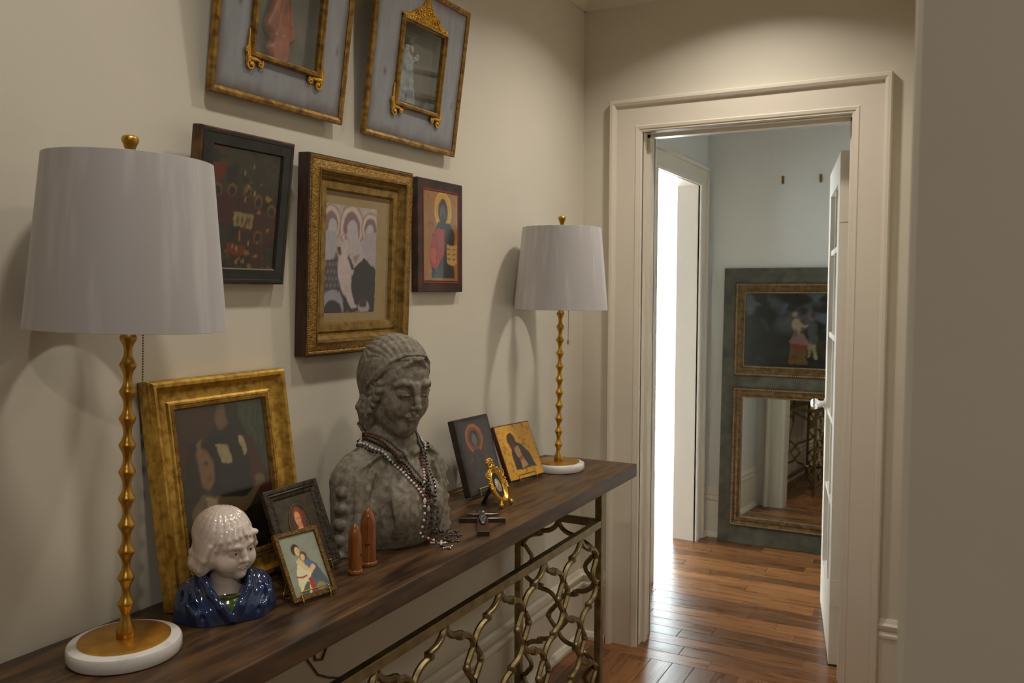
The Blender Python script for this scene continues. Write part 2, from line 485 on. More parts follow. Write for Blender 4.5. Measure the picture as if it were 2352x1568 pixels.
M_GILTT = mat('tarnished_gilt', (0.075, 0.042, 0.014, 1), (0.22, 0.13, 0.042, 1), rough=0.42, metal=0.5, scale=40, lo=0.3, hi=0.7, bump=0.2)
M_PALEB = mat('pale_beading', (0.33, 0.29, 0.21, 1), rough=0.4, metal=0.3)
M_GILT2 = mat('olive_gilt', (0.15, 0.085, 0.020, 1), (0.36, 0.225, 0.055, 1), rough=0.40, metal=0.6, scale=45, lo=0.3, hi=0.65, bump=0.12)
M_GILTD = mat('aged_gilt', (0.12, 0.055, 0.012, 1), (0.44, 0.25, 0.05, 1), rough=0.42, metal=0.6, scale=60, lo=0.3, hi=0.7, bump=0.3)
M_GILTB = mat('bright_gilt', (0.62, 0.33, 0.045, 1), (0.78, 0.47, 0.08, 1), rough=0.28, metal=0.85, scale=70)
M_GILTF = mat('carved_gilt', (0.22, 0.11, 0.025, 1), (0.46, 0.27, 0.06, 1), rough=0.42, metal=0.6, scale=160, lo=0.35, hi=0.65, bump=0.7, bump_scale=210)
M_RBROWN = mat('red_brown_wood', (0.028, 0.010, 0.005, 1), (0.06, 0.022, 0.009, 1), rough=0.5, scale=20, stretch=(1, 1, 6))
M_ICON = mat('old_panel_wood', (0.022, 0.010, 0.007, 1), (0.07, 0.026, 0.014, 1), rough=0.45, scale=28)
M_EDGE = mat('worn_panel_edge', (0.05, 0.02, 0.008, 1), (0.20, 0.085, 0.025, 1), rough=0.6, scale=24, lo=0.4, hi=0.75)
M_BOXIN = mat('grey_box_lining', (0.17, 0.155, 0.13, 1), (0.12, 0.11, 0.095, 1), rough=0.8, scale=14)
M_MATB = mat('tan_mat_board', (0.32, 0.235, 0.115, 1), (0.35, 0.26, 0.13, 1), rough=0.7, scale=50)
M_GREYG = mat('grey_green_paint', (0.052, 0.048, 0.030, 1), (0.105, 0.098, 0.064, 1), rough=0.55, scale=7, stretch=(2, 2, 2), bump=0.06)
M_CAPS = mat('polished_cherry', (0.19, 0.055, 0.012, 1), (0.32, 0.11, 0.024, 1), rough=0.2, coat=0.5, scale=18, stretch=(6, 6, 0.7))
M_BRASSW = mat('polished_brass', (0.75, 0.52, 0.14, 1), rough=0.2, metal=1.0)
M_BRASSO = mat('dull_brass', (0.30, 0.19, 0.06, 1), rough=0.35, metal=0.9)
M_BROWNF = mat('brown_tooled_frame', (0.022, 0.016, 0.010, 1), (0.075, 0.056, 0.034, 1), rough=0.4, scale=110, bump=0.5, bump_scale=160)
M_SMALLF = mat('stippled_gilt', (0.10, 0.05, 0.012, 1), (0.25, 0.135, 0.03, 1), rough=0.4, metal=0.5, scale=230, bump=0.5)
M_CROSS = mat('rosewood', (0.020, 0.007, 0.004, 1), (0.075, 0.024, 0.011, 1), rough=0.3, coat=0.3, scale=16, stretch=(1, 6, 1))
M_PEWTER = mat('dark_pewter', (0.16, 0.15, 0.15, 1), (0.30, 0.29, 0.29, 1), rough=0.35, metal=0.9, scale=60)
M_SILVER = mat('silver', (0.65, 0.63, 0.6, 1), rough=0.25, metal=1.0)
M_BEADW = mat('pearl_bead', (0.80, 0.77, 0.70, 1), rough=0.25, coat=0.4)
M_BEADR = mat('red_brown_bead', (0.24, 0.05, 0.016, 1), (0.16, 0.035, 0.012, 1), rough=0.25, coat=0.3, scale=90)
M_BEADK = mat('black_bead', (0.012, 0.011, 0.011, 1), rough=0.2, coat=0.4)
M_BEADG = mat('smoky_bead', (0.10, 0.095, 0.085, 1), (0.22, 0.21, 0.18, 1), rough=0.15, coat=0.5, scale=120)
M_NAVY = mat('navy_velvet', (0.010, 0.014, 0.035, 1), (0.016, 0.022, 0.055, 1), rough=0.8, scale=80)
M_BLACK = mat('black_backing', (0.012, 0.011, 0.010, 1), rough=0.7)
M_CORD = mat('brown_cord', (0.10, 0.085, 0.06, 1), rough=0.6)
M_PLAST = mat('red_glaze_figure', (0.42, 0.105, 0.045, 1), (0.24, 0.06, 0.03, 1), rough=0.45, scale=50)
M_FIGB = mat('slate_robe', (0.15, 0.17, 0.21, 1), (0.38, 0.39, 0.40, 1), rough=0.6, scale=55)
M_SKIN = mat('painted_skin', (0.50, 0.34, 0.26, 1), rough=0.5)
M_MIRROR = mat('mirror_silvering', (0.60, 0.61, 0.57, 1), rough=0.015, metal=1.0)
M_GLASS = glass_mat('clear_glass')
M_PAINT = paint_mat('painted_surface')
M_PRINT = paint_mat('printed_paper', rough=0.7, grain=0.06)
M_VARN = paint_mat('varnished_paint', rough=0.3, coat=0.35)
M_LENS = mat('lamp_lens', (0.9, 0.88, 0.82, 1), rough=0.4)
M_CRYST = mat('crystal', (0.9, 0.92, 0.94, 1), rough=0.03)
M_CRYST.node_tree.nodes['Principled BSDF'].inputs['Transmission Weight'].default_value = 0.9
M_PORC = mat('white_porcelain', (0.85, 0.83, 0.78, 1), rough=0.2)

# ================================================================== THE SETTING
def struct(name, mb, m, label=None, smooth=None, parent=None):
    o = mb.build(name, m, parent, smooth)
    if parent is None: o['kind'] = 'structure'
    if label: o['label'] = label
    return o
WX = -0.012          # face of the left wall
YE = 3.17; YF = 3.30  # end wall, front and back faces
HL, HR, HZ = 0.234, 0.981, 2.00   # clear door opening
FX = 0.03; YB = 4.84  # far room left wall face, back wall face
RX = 1.302; RY = 0.80 # hall right wall face and its near end
OY0, OY1, OZ = 3.93, 4.675, 1.975  # opening in the far room's left wall

b = MB()
b.box((-3.2, -3.2, -0.14), (4.4, 1.60, 0.0)); b.box((-3.2, 1.60, -0.14), (4.4, 5.2, -0.014)); b.box((1.302, 1.6, -0.014), (4.4, 5.2, 0.0)); b.box((-3.2, 1.6, -0.014), (-0.09, 6.4, 0.0))
floor = struct('floor', b, M_SLAB, 'dark oak strip floor running through the hall and the room beyond')
# floor boards: every board its own piece
plank_cache = {}
def plank(x0, x1, y0, y1, along):
    L, W = (x1 - x0, y1 - y0) if along == 'x' else (y1 - y0, x1 - x0)
    g = 0.0006
    L -= 2 * g; W -= 2 * g
    key = (round(L, 3), round(W, 4))
    if key not in plank_cache:
        c = 0.0012
        mb = MB()
        vs = [(-L/2, -W/2, -0.012), (L/2, -W/2, -0.012), (L/2, W/2, -0.012), (-L/2, W/2, -0.012), (-L/2, -W/2, -c), (L/2, -W/2, -c), (L/2, W/2, -c), (-L/2, W/2, -c),
              (-L/2 + c, -W/2 + c, 0), (L/2 - c, -W/2 + c, 0), (L/2 - c, W/2 - c, 0), (-L/2 + c, W/2 - c, 0)]
        fs = [(0, 1, 5, 4), (1, 2, 6, 5), (2, 3, 7, 6), (3, 0, 4, 7), (4, 5, 9, 8), (5, 6, 10, 9), (6, 7, 11, 10), (7, 4, 8, 11), (8, 9, 10, 11)]
        mb.add(vs, fs)
        me = bpy.data.meshes.new('plank'); me.from_pydata(mb.v, [], mb.f); me.materials.append(M_PLANK)
        plank_cache[key] = me
    o = bpy.data.objects.new('plank', plank_cache[key]); COL.objects.link(o)
    o.parent = floor
    o.location = ((x0 + x1) / 2, (y0 + y1) / 2, 0); o.rotation_euler = (0, 0, 0 if along == 'x' else math.pi / 2)
LENS = [0.45, 0.6, 0.75, 0.9, 1.1]
BW = 0.083
y = 3.085; row = 0
while y < 4.85:
    x = 0.0 - [0.13, 0.41, 0.27, 0.02, 0.35, 0.2][row % 6] - 0.09
    while x < 1.5:
        L = random.choice(LENS)
        plank(max(x, -0.09), min(x + L, 1.52), y, y + BW, 'x'); x += L
    y += BW; row += 1
x = -0.012; row = 0
while x < 1.30:
    yy = 1.6 - random.choice([0.1, 0.3, 0.5, 0.2])
    while yy < 3.085:
        L = random.choice(LENS); y1 = min(yy + L, 3.085)
        if y1 - max(yy, 1.6) > 0.02: plank(x, min(x + BW, 1.31), max(yy, 1.6), y1, 'y')
        yy += L
    x += BW; row += 1

H2 = CEIL + 0.1
struct('wall_left', MB().box((-0.15, -3.2, 0), (WX, YE + 0.02, H2)), M_WALL, 'cream plaster wall hung with pictures')
b = MB().box((WX - 0.05, YE, 0), (HL - 0.02, YF, H2)).box((HR + 0.02, YE, 0), (RX + 0.12, YF, H2)).box((HL - 0.02, YE, HZ + 0.02), (HR + 0.02, YF, H2))
struct('wall_end', b, M_WALL, 'cream end wall with the doorway')
b = MB().box((RX, RY + 0.06, 0), (RX + 0.12, YF - 0.01, H2)).bbox((RX, RY, -0.0), (4.3, RY + 0.12, H2), 0.006)
struct('wall_right', b, M_WALL, 'plain cream wall ending in a rounded plaster corner')
b = MB().box((4.2, -3.2, 0), (4.35, RY + 0.1, H2)).box((-0.15, -3.3, 0), (4.35, -3.1, H2))
struct('wall_back', b, M_WALL, 'cream wall of the room opposite the doorway')
struct('ceiling', MB().box((-0.15, -3.2, CEIL), (4.35, YF, H2 + 0.1)), M_CEIL, 'cream ceiling of the hall')
# far room
b = MB().box((-0.09, YF - 0.02, 0), (FX, OY0 - 0.018, 2.5)).box((-0.09, OY1 + 0.018, 0), (FX, 6.4, 2.5)).box((-0.09, OY0 - 0.02, OZ + 0.018), (FX, OY1 + 0.02, 2.5))
struct('wall_far_left', b, M_FARW, 'pale wall with a bright opening beyond the doorway')
struct('wall_far_end', MB().box((-0.05, YB, 0), (1.7, YB + 0.12, 2.5)), M_FARW, 'pale wall behind the leaning mirror')
struct('wall_far_right', MB().box((1.5, YF, 0), (1.62, YB + 0.1, 2.5)), M_FARW, 'pale side wall of the room beyond')
struct('ceiling_far', MB().box((-0.15, YF - 0.01, 2.40), (1.7, YB + 0.1, 2.56)), M_FARW, 'white ceiling of the room beyond')
struct('wall_far_front', MB().box((-0.09, YF - 0.001, 0), (HL - 0.11, YF + 0.012, 2.41)).box((HR + 0.11, YF - 0.001, 0), (1.52, YF + 0.012, 2.41)).box((HL - 0.2, YF - 0.001, HZ + 0.13), (HR + 0.2, YF + 0.012, 2.41)), M_FARW, 'pale plaster on the far side of the doorway wall')
# sun room beyond the bright opening
b = MB().box((-3.2, 3.0, 0), (-0.05, 3.12, 2.6)).box((-3.2, 3.0, 2.45), (-0.05, 6.4, 2.6)).box((-3.2, 6.28, 2.32), (-0.05, 6.4, 2.6))
M_SUNW = mat('low_bounce_brown', (0.085, 0.07, 0.055, 1), (0.11, 0.09, 0.07, 1), rough=0.6, scale=8, stretch=(6, 6, 1))  # unseen walls kept dark brown to cut light bounced on to the jamb
struct('wall_sunroom', b, M_SUNW, 'unseen walls of the bright room beyond the opening, made dark to cut bounced light')
b = MB()
for xx in (-3.14, -0.15):
    b.box((xx - 0.05, 6.26, 0), (xx + 0.05, 6.34, 2.34))
b.box((-3.2, 6.26, 2.26), (-0.1, 6.34, 2.36)); b.box((-1.67, 6.27, 0), (-1.61, 6.33, 2.3))
w1 = struct('window_1', b, M_TRIM, 'tall white framed window of the bright room')
struct('pane', MB().box((-3.1, 6.298, 0.0), (-1.67, 6.302, 2.26)), M_GLASS, parent=w1)
struct('pane', MB().box((-1.61, 6.298, 0.0), (-0.2, 6.302, 2.26)), M_GLASS, parent=w1)

# crown, baseboards
def prof_run(mb, p0, p1, prof, out):
    """prof = [(out, z)] swept straight from p0 to p1 (xy)"""
    n = len(prof); vs = []
    for p in (p0, p1):
        for d, z in prof:
            vs.append((p[0] + out[0] * d, p[1] + out[1] * d, z))
    fs = [(i, (i + 1) % n, n + (i + 1) % n, n + i) for i in range(n)] + [tuple(reversed(range(n))), tuple(range(n, 2 * n))]
    mb.add(vs, fs); return mb
CROWN = [(-0.005, CEIL + 0.01), (-0.005, 2.485), (0.010, 2.485), (0.014, 2.500), (0.030, 2.525), (0.062, 2.560), (0.085, 2.585), (0.09, CEIL + 0.01)]
b = MB(); prof_run(b, (WX, -3.1), (WX, YE), CROWN, (1, 0)); prof_run(b, (WX, YE), (RX, YE), CROWN, (0, -1)); prof_run(b, (RX, YE), (RX, RY), CROWN, (-1, 0))
struct('trim_1', b, M_CEIL, 'cream crown moulding under the ceiling')
CROWN2 = [(-0.005, 2.41), (-0.005, 2.265), (0.010, 2.265), (0.016, 2.285), (0.05, 2.34), (0.075, 2.385), (0.08, 2.41)]
b = MB(); prof_run(b, (FX, YF), (FX, YB), CROWN2, (1, 0)); prof_run(b, (FX, YB), (1.5, YB), CROWN2, (0, -1)); prof_run(b, (1.5, YB), (1.5, YF), CROWN2, (-1, 0))
struct('trim_2', b, M_FARW, 'white crown moulding of the room beyond')
BASE = [(-0.005, 0.0), (0.034, 0.0), (0.034, 0.012), (0.026, 0.026), (0.016, 0.03), (0.016, 0.205), (0.020, 0.213), (0.020, 0.222), (0.012, 0.232), (0.020, 0.244), (0.022, 0.256), (0.012, 0.262), (0.006, 0.275), (-0.005, 0.275)]
struct('baseboard_left', prof_run(MB(), (WX, -3.1), (WX, YE), BASE, (1, 0)), M_TRIM, 'tall white baseboard along the picture wall')
b = MB(); prof_run(b, (WX, YE), (HL - 0.131, YE), BASE, (0, -1)); prof_run(b, (HR + 0.125, YE), (RX, YE), BASE, (0, -1))
struct('baseboard_end', b, M_TRIM, 'tall white baseboard beside the door casing')
b = MB(); prof_run(b, (RX, YE), (RX, RY), BASE, (-1, 0)); prof_run(b, (RX - 0.016, RY), (4.2, RY), BASE, (0, -1))
struct('baseboard_right', b, M_TRIM, 'tall white baseboard round the plaster corner')
b = MB(); prof_run(b, (FX, YF), (FX, OY0 - 0.11), BASE, (1, 0)); prof_run(b, (FX, OY1 + 0.11), (FX, YB), BASE, (1, 0)); prof_run(b, (FX, YB), (1.5, YB), BASE, (0, -1)); prof_run(b, (1.5, YB), (1.5, YF), BASE, (-1, 0))
struct('baseboard_far', b, M_TRIM, 'white baseboard behind the leaning mirror')

# door casing: sweep a casing section round the opening (up, across, down)
def casing(name, x0, x1, zt_, y, out, prof, label, along='x', m=M_TRIM, plane=0):
    """prof=[(away from opening, proud)]"""
    mb = MB(); n = len(prof)
    def pt(u, z, d):
        return (u, y + out * d, z) if along == 'x' else (y + out * d, u, z)
    st = []
    for d, pr in prof: st.append(pt(x0 - d, 0, pr))
    for d, pr in prof: st.append(pt(x0 - d, zt_ + d, pr))
    for d, pr in prof: st.append(pt(x1 + d, zt_ + d, pr))
    for d, pr in prof: st.append(pt(x1 + d, 0, pr))
    fs = []
    for s in range(3):
        for i in range(n):
            j = (i + 1) % n
            fs.append((s * n + i, s * n + j, (s + 1) * n + j, (s + 1) * n + i))
    fs += [tuple(range(n)), tuple(reversed(range(3 * n, 4 * n)))]
    mb.add(st, fs)
    return struct(name, mb, m, label)
CAS = [(0.0, -0.005), (0.0, 0.012), (0.004, 0.016), (0.010, 0.016), (0.012, 0.020), (0.022, 0.022), (0.026, 0.018), (0.100, 0.018), (0.103, 0.030), (0.112, 0.036), (0.122, 0.036), (0.126, 0.030), (0.126, -0.005)]
casing('trim_3', HL, HR, HZ, YE, -1, CAS, 'white door casing with raised outer band')
casing('trim_4', HL, HR, HZ, YF + 0.012, 1, CAS, 'white casing on the far side of the doorway')
CAS2 = [(0.0, -0.005), (0.0, 0.012), (0.008, 0.018), (0.016, 0.018), (0.020, 0.014), (0.085, 0.014), (0.088, 0.026), (0.105, 0.026), (0.108, 0.02), (0.108, -0.005)]
casing('trim_5', OY0, OY1, OZ, FX, 1, CAS2, 'white casing round the bright opening', along='y')
# jamb linings
b = MB().box((HL - 0.022, YE - 0.004, 0), (HL, YF + 0.014, HZ)).box((HR, YE - 0.004, 0), (HR + 0.022, YF + 0.014, HZ)).box((HL - 0.022, YE - 0.004, HZ), (HR + 0.022, YF + 0.014, HZ + 0.022))
b.box((HL, YE + 0.05, 0), (HL + 0.012, YE + 0.085, HZ)).box((HR - 0.012, YE + 0.05, 0), (HR, YE + 0.085, HZ)).box((HL, YE + 0.05, HZ - 0.012), (HR, YE + 0.085, HZ))
struct('door_frame', b, M_TRIM, 'white door jamb lining the doorway')['kind'] = 'structure'
b = MB().box((-0.094, OY0 - 0.02, 0), (FX + 0.004, OY0, OZ)).box((-0.094, OY1, 0), (FX + 0.004, OY1 + 0.02, OZ)).box((-0.094, OY0 - 0.02, OZ), (FX + 0.004, OY1 + 0.02, OZ + 0.02))
struct('trim_6', b, M_TRIM, 'white lining of the bright opening')

# glazed door standing open: local x along the leaf from the hinge, y thickness (towards +y = face seen), z up
dd = Vector((-0.183, 0.983, 0)).normalized()
DM = Matrix(((dd.x, -dd.y, 0, 0.925), (dd.y, dd.x, 0, 3.332), (0, 0, 1, 0.0), (0, 0, 0, 1)))
door = empty('door_1', DM, 'white glazed door standing open into the room beyond'); door['kind'] = 'structure'
DW, DT, DH = 0.70, 0.038, 1.905
rows = [0.225, 0.565, 0.885, 1.215, 1.56, 1.80]
b = MB()
b.box((0, -DT, 0.01), (0.105, 0, DH)); b.box((DW - 0.105, -DT, 0.01), (DW, 0, DH)); b.box((0.105, -DT, 0.01), (DW - 0.105, 0, rows[0])); b.box((0.105, -DT, rows[-1]), (DW - 0.105, 0, DH))
b.build('door_frame_stiles', M_TRIM, door).name = 'door_stiles'
cols = [0.105, 0.35, DW - 0.105]
for z in rows[1:-1]:
    MB().box((0.105, -DT + 0.006, z - 0.011), (DW - 0.105, -0.006, z + 0.011)).build('muntin', M_TRIM, door)
MB().box((0.339, -DT + 0.006, rows[0]), (0.361, -0.006, rows[-1])).build('muntin', M_TRIM, door)
for i in range(5):
    for j in range(2):
        MB().box((cols[j] + (0.011 if j else 0) - 0.002, -0.021, rows[i] - 0.002), (cols[j + 1] - (0 if j else 0.011) + 0.002, -0.018, rows[i + 1] + 0.002)).build('pane', M_GLASS, door)
for s in (0, -1):
    sg = 1 if s == 0 else -1
    y0 = 0.0 if s == 0 else -DT
    Mk = T(DW - 0.052, y0, 0.905) @ Matrix.Rotation(-sg * math.pi / 2, 4, 'X')
    k = MB().lathe([(0.001, 0.062), (0.012, 0.061), (0.022, 0.054), (0.026, 0.044), (0.022, 0.034), (0.012, 0.028), (0.010, 0.024)], 10, Mk).build('knob', M_CRYST, door, label='faceted glass door knob')
    MB().lathe([(0.026, -0.001), (0.025, 0.004), (0.015, 0.008), (0.013, 0.018), (0.015, 0.027), (0.010, 0.030)], 20, Mk).build('rosette', M_PORC, k, 40)
for z in (1.70, 0.28):
    MB().box((-0.002, -DT + 0.004, z - 0.05), (0.0015, -0.004, z + 0.05)).tube([(0.001, -DT - 0.002, z - 0.05), (0.001, -DT - 0.002, z + 0.05)], 0.005, 8).build('hinge', M_TRIM, door)
# recessed ceiling fittings round the hall downlights and the added room fill light
for i, (lx, ly) in enumerate(((0.66, 0.82), (0.66, 2.66), (2.0, -0.7), (0.68, 1.74))):
    t = empty('ceiling_light', T(lx, ly, CEIL), ['recessed round ceiling light over the large table lamp end of the console', 'recessed round ceiling light near the doorway', 'added round ceiling fitting of the unseen fill light in the room away from the console', 'recessed round ceiling light midway along the hall above the stone bust'][i], 'light')
    MB().lathe([(0.058, -0.003), (0.062, -0.008), (0.078, -0.006), (0.082, 0.001)], 32, cap=False).build('trim_ring', M_TRIM, t, 40)
    MB().lathe([(0.001, -0.004), (0.058, -0.004), (0.058, -0.002)], 32, cap=False).build('lens', M_LENS, t, 40)
# brass picture hooks on the far wall
for i, (hx, hz) in enumerate(((0.441, 1.999), (0.636, 1.997))):
    t = empty('picture_hook', T(hx, YB, hz), ['small brass picture hook on pale wall, the one nearer the bright opening', 'small brass picture hook on pale wall, the one nearer the glazed door'][i], 'hook', 'brass hooks above the leaning mirror')
    MB().box((-0.006, -0.003, -0.02), (0.006, 0.001, 0.022)).build('plate', M_BRASSO, t)
    MB().tube([(0, -0.003, -0.012), (0, -0.006, -0.022), (0, -0.013, -0.024), (0, -0.016, -0.016), (0, -0.015, -0.009)], 0.0032, 6).build('hook', M_BRASSO, t, 60)
    MB().sphere((0, -0.006, 0.014), 0.006, 8, 6).build('nail_head', M_BRASSO, t, 60)

# ================================================================== THE CONSOLE TABLE
ZT = 0.8025
CY0, CY1, CXF = 0.71, 2.808, 0.3525
LX = (0.035, 0.325); LY = (0.985, 2.535)
con = empty('console_table', T(0.18, 1.76, 0), 'long console table with dark wood top and antique brass trellis frame', 'console table')
def cbuild(mb, name, m, smooth=None, parent=None):
    o = mb.build(name, m, con if parent is None else parent, smooth)
    if parent is None: o.matrix_parent_inverse = con.matrix_world.inverted()
    return o
bpy.context.view_layer.update()
cbuild(MB().bbox((-0.004, CY0, ZT - 0.0435), (CXF, CY1, ZT), 0.003), 'tabletop', M_TOP)
LT = 0.0115
for lx in LX:
    for ly in LY:
        cbuild(MB().bbox((lx - LT, ly - LT, 0), (lx + LT, ly + LT, ZT - 0.042), 0.002), 'leg', M_IRON)
for z0 in (0.645, 0.045):
    for lx in LX:
        cbuild(MB().bbox((lx - 0.010, LY[0], z0), (lx + 0.010, LY[1], z0 + 0.0235), 0.0015), 'rail', M_IRON)
    for ly in LY:
        cbuild(MB().bbox((LX[0], ly - 0.010, z0), (LX[1], ly + 0.010, z0 + 0.0235), 0.0015), 'rail', M_IRON)
# trellis: small links on a diamond grid, joined by knuckled double curves
PU, PV = 0.2575, 0.183
def curve_bar(sx):
    """from the foot of one link (0,0) to the head of the next (sx*PU/2, -(PV-0.074))"""
    pts = []; n = 7; W = PU / 2; Hh = PV - 0.074
    for i in range(n + 1):
        t = i / n * math.pi / 2
        pts.append((sx * (W * 0.46) * (1 - math.cos(t)), -(Hh * 0.44) * math.sin(t)))
    for i in range(n + 1):
        t = i / n * math.pi / 2
        pts.append((sx * (W * 0.54 + W * 0.46 * math.sin(t)), -(Hh * 0.56) - (Hh * 0.44) * (1 - math.cos(t))))
    return pts
def clip_poly(pts, lo, hi, zlo, zhi):
    out = []; cur = []
    for p in pts:
        if lo <= p[0] <= hi and zlo <= p[1] <= zhi: cur.append(p)
        else:
            if len(cur) > 1: out.append(cur)
            cur = []
    if len(cur) > 1: out.append(cur)
    return out
def trellis(side, fixed, u0, u1, uc, zc):
    """side 'y': panel in plane x=fixed, running along y"""
    def P3(u, z): return (fixed, u, z) if side == 'y' else (u, fixed, z)
    upv = (1, 0, 0) if side == 'y' else (0, 1, 0)
    k0 = int((u0 - uc) / (PU / 2)) - 2; k1 = int((u1 - uc) / (PU / 2)) + 2
    for r in range(0, 5):
        z = zc + PV - r * PV
        for k in range(k0, k1 + 1):
            if (k + r) % 2: continue
            u = uc + k * PU / 2
            # link
            ring = []
            for i in range(20):
                a = 2 * math.pi * i / 20
                rr = 1.0 + 0.10 * math.cos(4 * a)
                ring.append((u + 0.030 * rr * math.cos(a), z + 0.037 * rr * math.sin(a)))
            if u0 + 0.03 < u < u1 - 0.03 and 0.10 < z < 0.61:
                mb = MB().tube([P3(*p) for p in ring], 0.0080, 6, closed=True, up=upv)
                for sx in (-1, 1):
                    mb.sphere(P3(u + sx * 0.033, z), 0.0108, 8, 6)
                cbuild(mb, 'trellis_link', M_IRON, 50)
            elif 0.1 < z < 0.61:
                for seg in clip_poly(ring + ring[:1], u0, u1, 0.06, 0.65):
                    cbuild(MB().tube([P3(*p) for p in seg], 0.0080, 6, up=upv), 'trellis_link', M_IRON, 50)
            for sx in (-1, 1):
                pts = [(u + p[0], z - 0.037 + p[1]) for p in curve_bar(sx)]
                for seg in clip_poly(pts, u0, u1, 0.058, 0.652):
                    mb = MB().tube([P3(*p) for p in seg], 0.0084, 6, up=upv)
                    mid = (u + sx * PU / 4, z - 0.037 - (PV - 0.074) / 2)
                    if u0 < mid[0] < u1 and 0.06 < mid[1] < 0.64 and abs(seg[0][1] - mid[1]) < 0.09:
                        q = P3(*mid)
                        mb.tube([(q[0], q[1], q[2] + 0.008), (q[0], q[1], q[2] - 0.008)], 0.0118, 6)
                    cbuild(mb, 'trellis_bar', M_IRON, 50)
trellis('y', LX[1], LY[0] + 0.008, LY[1] - 0.008, 2.128, 0.507)
trellis('x', LY[1], LX[0] + 0.008, LX[1] - 0.008, 0.180, 0.324 + 2 * PV - PV)
trellis('x', LY[0], LX[0] + 0.008, LX[1] - 0.008, 0.180, 0.324 + 2 * PV - PV)

# ================================================================== TABLE LAMPS
def bead_stem(h0, h1, n):
    prof = []
    pitch = (h1 - h0) / n
    for i in range(n):
        z = h0 + i * pitch
        for f, r in ((0.0, 0.0064), (0.12, 0.0068), (0.27, 0.0088), (0.42, 0.0122), (0.49, 0.0132), (0.55, 0.0130), (0.66, 0.0098), (0.80, 0.0074), (0.92, 0.0065)):
            prof.append((r, z + f * pitch))
    prof.append((0.0064, h1))
    return prof
def table_lamp(x, y, lean, lean_dir, sw, label, chain_at, chain_len, knob):
    t = empty('table_lamp', T(x, y, ZT), label, 'table lamp', 'pair of gold table lamps on the console')
    MB().lathe([(0.001, 0), (0.082, 0), (0.0865, 0.002), (0.0884, 0.006), (0.0884, 0.0195), (0.0865, 0.0235), (0.082, 0.0255), (0.001, 0.0255)], 56, cap=False).build('marble_base', M_MARB, t, 40)
    MB().lathe([(0.001, 0.0255), (0.071, 0.0255), (0.071, 0.0285), (0.069, 0.0295), (0.001, 0.0295)], 56, cap=False).build('base_plate', M_GOLD, t, 40)
    ax = Vector((lean_dir[0], lean_dir[1], 0)).normalized()
    Ml = Matrix.Rotation(lean, 4, Vector((-ax.y, ax.x, 0)))
    def up(mb, name, m, smooth=50, parent=t):
        o = mb.build(name, m, parent, smooth)
        if parent is t: o.matrix_local = Ml
        return o
    pr = [(0.001, 0.029), (0.0135, 0.029), (0.0145, 0.033), (0.0145, 0.041), (0.010, 0.052), (0.0075, 0.062)]
    pr += bead_stem(0.062, 0.585, 12)[1:]
    up(MB().lathe(pr, 20), 'stem', M_GOLD, 60)
    up(MB().lathe([(0.0075, 0.58), (0.017, 0.583), (0.018, 0.62), (0.013, 0.64), (0.011, 0.645)], 16), 'socket', M_BRASSO)
    # clear-sided bulb and harp inside the open shade
    up(MB().lathe([(0.012, 0.64), (0.014, 0.655), (0.027, 0.69), (0.030, 0.71), (0.024, 0.735), (0.010, 0.748), (0.001, 0.75)], 16), 'bulb', M_PORC)
    hp = [(0.018, 0, 0.60), (0.045, 0, 0.65), (0.052, 0, 0.72), (0.035, 0, 0.785), (0, 0, 0.80), (-0.035, 0, 0.785), (-0.052, 0, 0.72), (-0.045, 0, 0.65), (-0.018, 0, 0.60)]
    up(MB().tube(hp, 0.0015, 6), 'harp', M_BRASSO)
    r0, r1, z0, z1 = 0.1507 * sw, 0.1261 * sw, 0.5341, 0.8032
    sh = up(MB().lathe([(r0 - 0.0015, z0), (r0, z0 + 0.0005), (r0 - (r0 - r1) * 0.5, (z0 + z1) / 2), (r1, z1 - 0.0005), (r1 - 0.0015, z1), (r1 - 0.003, z1 - 0.001), (r0 - 0.003, z0 + 0.001), (r0 - 0.0015, z0)], 96, cap=False), 'shade', M_SHADE, 40)
    sp = MB()
    for i in range(3):
        a = 2 * math.pi * i / 3 + 0.4
        sp.tube([(0.008 * math.cos(a), 0.008 * math.sin(a), 0.801), (0.06 * math.cos(a), 0.06 * math.sin(a), 0.796), ((r1 - 0.002) * math.cos(a), (r1 - 0.002) * math.sin(a), 0.800)], 0.0014, 6)
    sp.lathe([(0.009, 0.799), (0.009, 0.803)], 12)
    sp.build('spider', M_BRASSO, sh, 50)
    up(MB().lathe([(0.0062, 0.800), (0.0066, 0.808), (0.0074, 0.818), (0.0100, 0.826), (0.0128, 0.832), (0.0132, 0.836), (0.0115, 0.840), (0.006, 0.842), (0.001, 0.8425)], 20), 'finial', M_GOLD, 60)
    cx, cy = chain_at
    ch = MB()
    n = int(chain_len / 0.0042)
    for i in range(n):
        ch.sphere((cx, cy, 0.60 - 0.0042 * i), 0.0016, 6, 4)
    c = up(ch, 'pull_chain', M_BRASSO, 60)
    if knob:
        zz = 0.60 - chain_len
        MB().lathe([(0.001, 0), (0.0038, 0), (0.0042, 0.010), (0.0025, 0.014), (0.0012, 0.018)], 10, T(cx, cy, zz - 0.016)).build('pull_knob', M_GOLD, c, 50)
    return t
rt = (0.8838, 0.4679)
table_lamp(0.1395, 0.926, 0.0335, rt, 1.0, 'gold beaded table lamp with white shade, beside the gilt framed painting', (0.0205, 0.0115), 0.20, False)
table_lamp(0.150, 2.596, 0.010, rt, 1.03, 'gold beaded table lamp with white shade, at the doorway end of the console', (0.0235, 0.0125), 0.165, True)
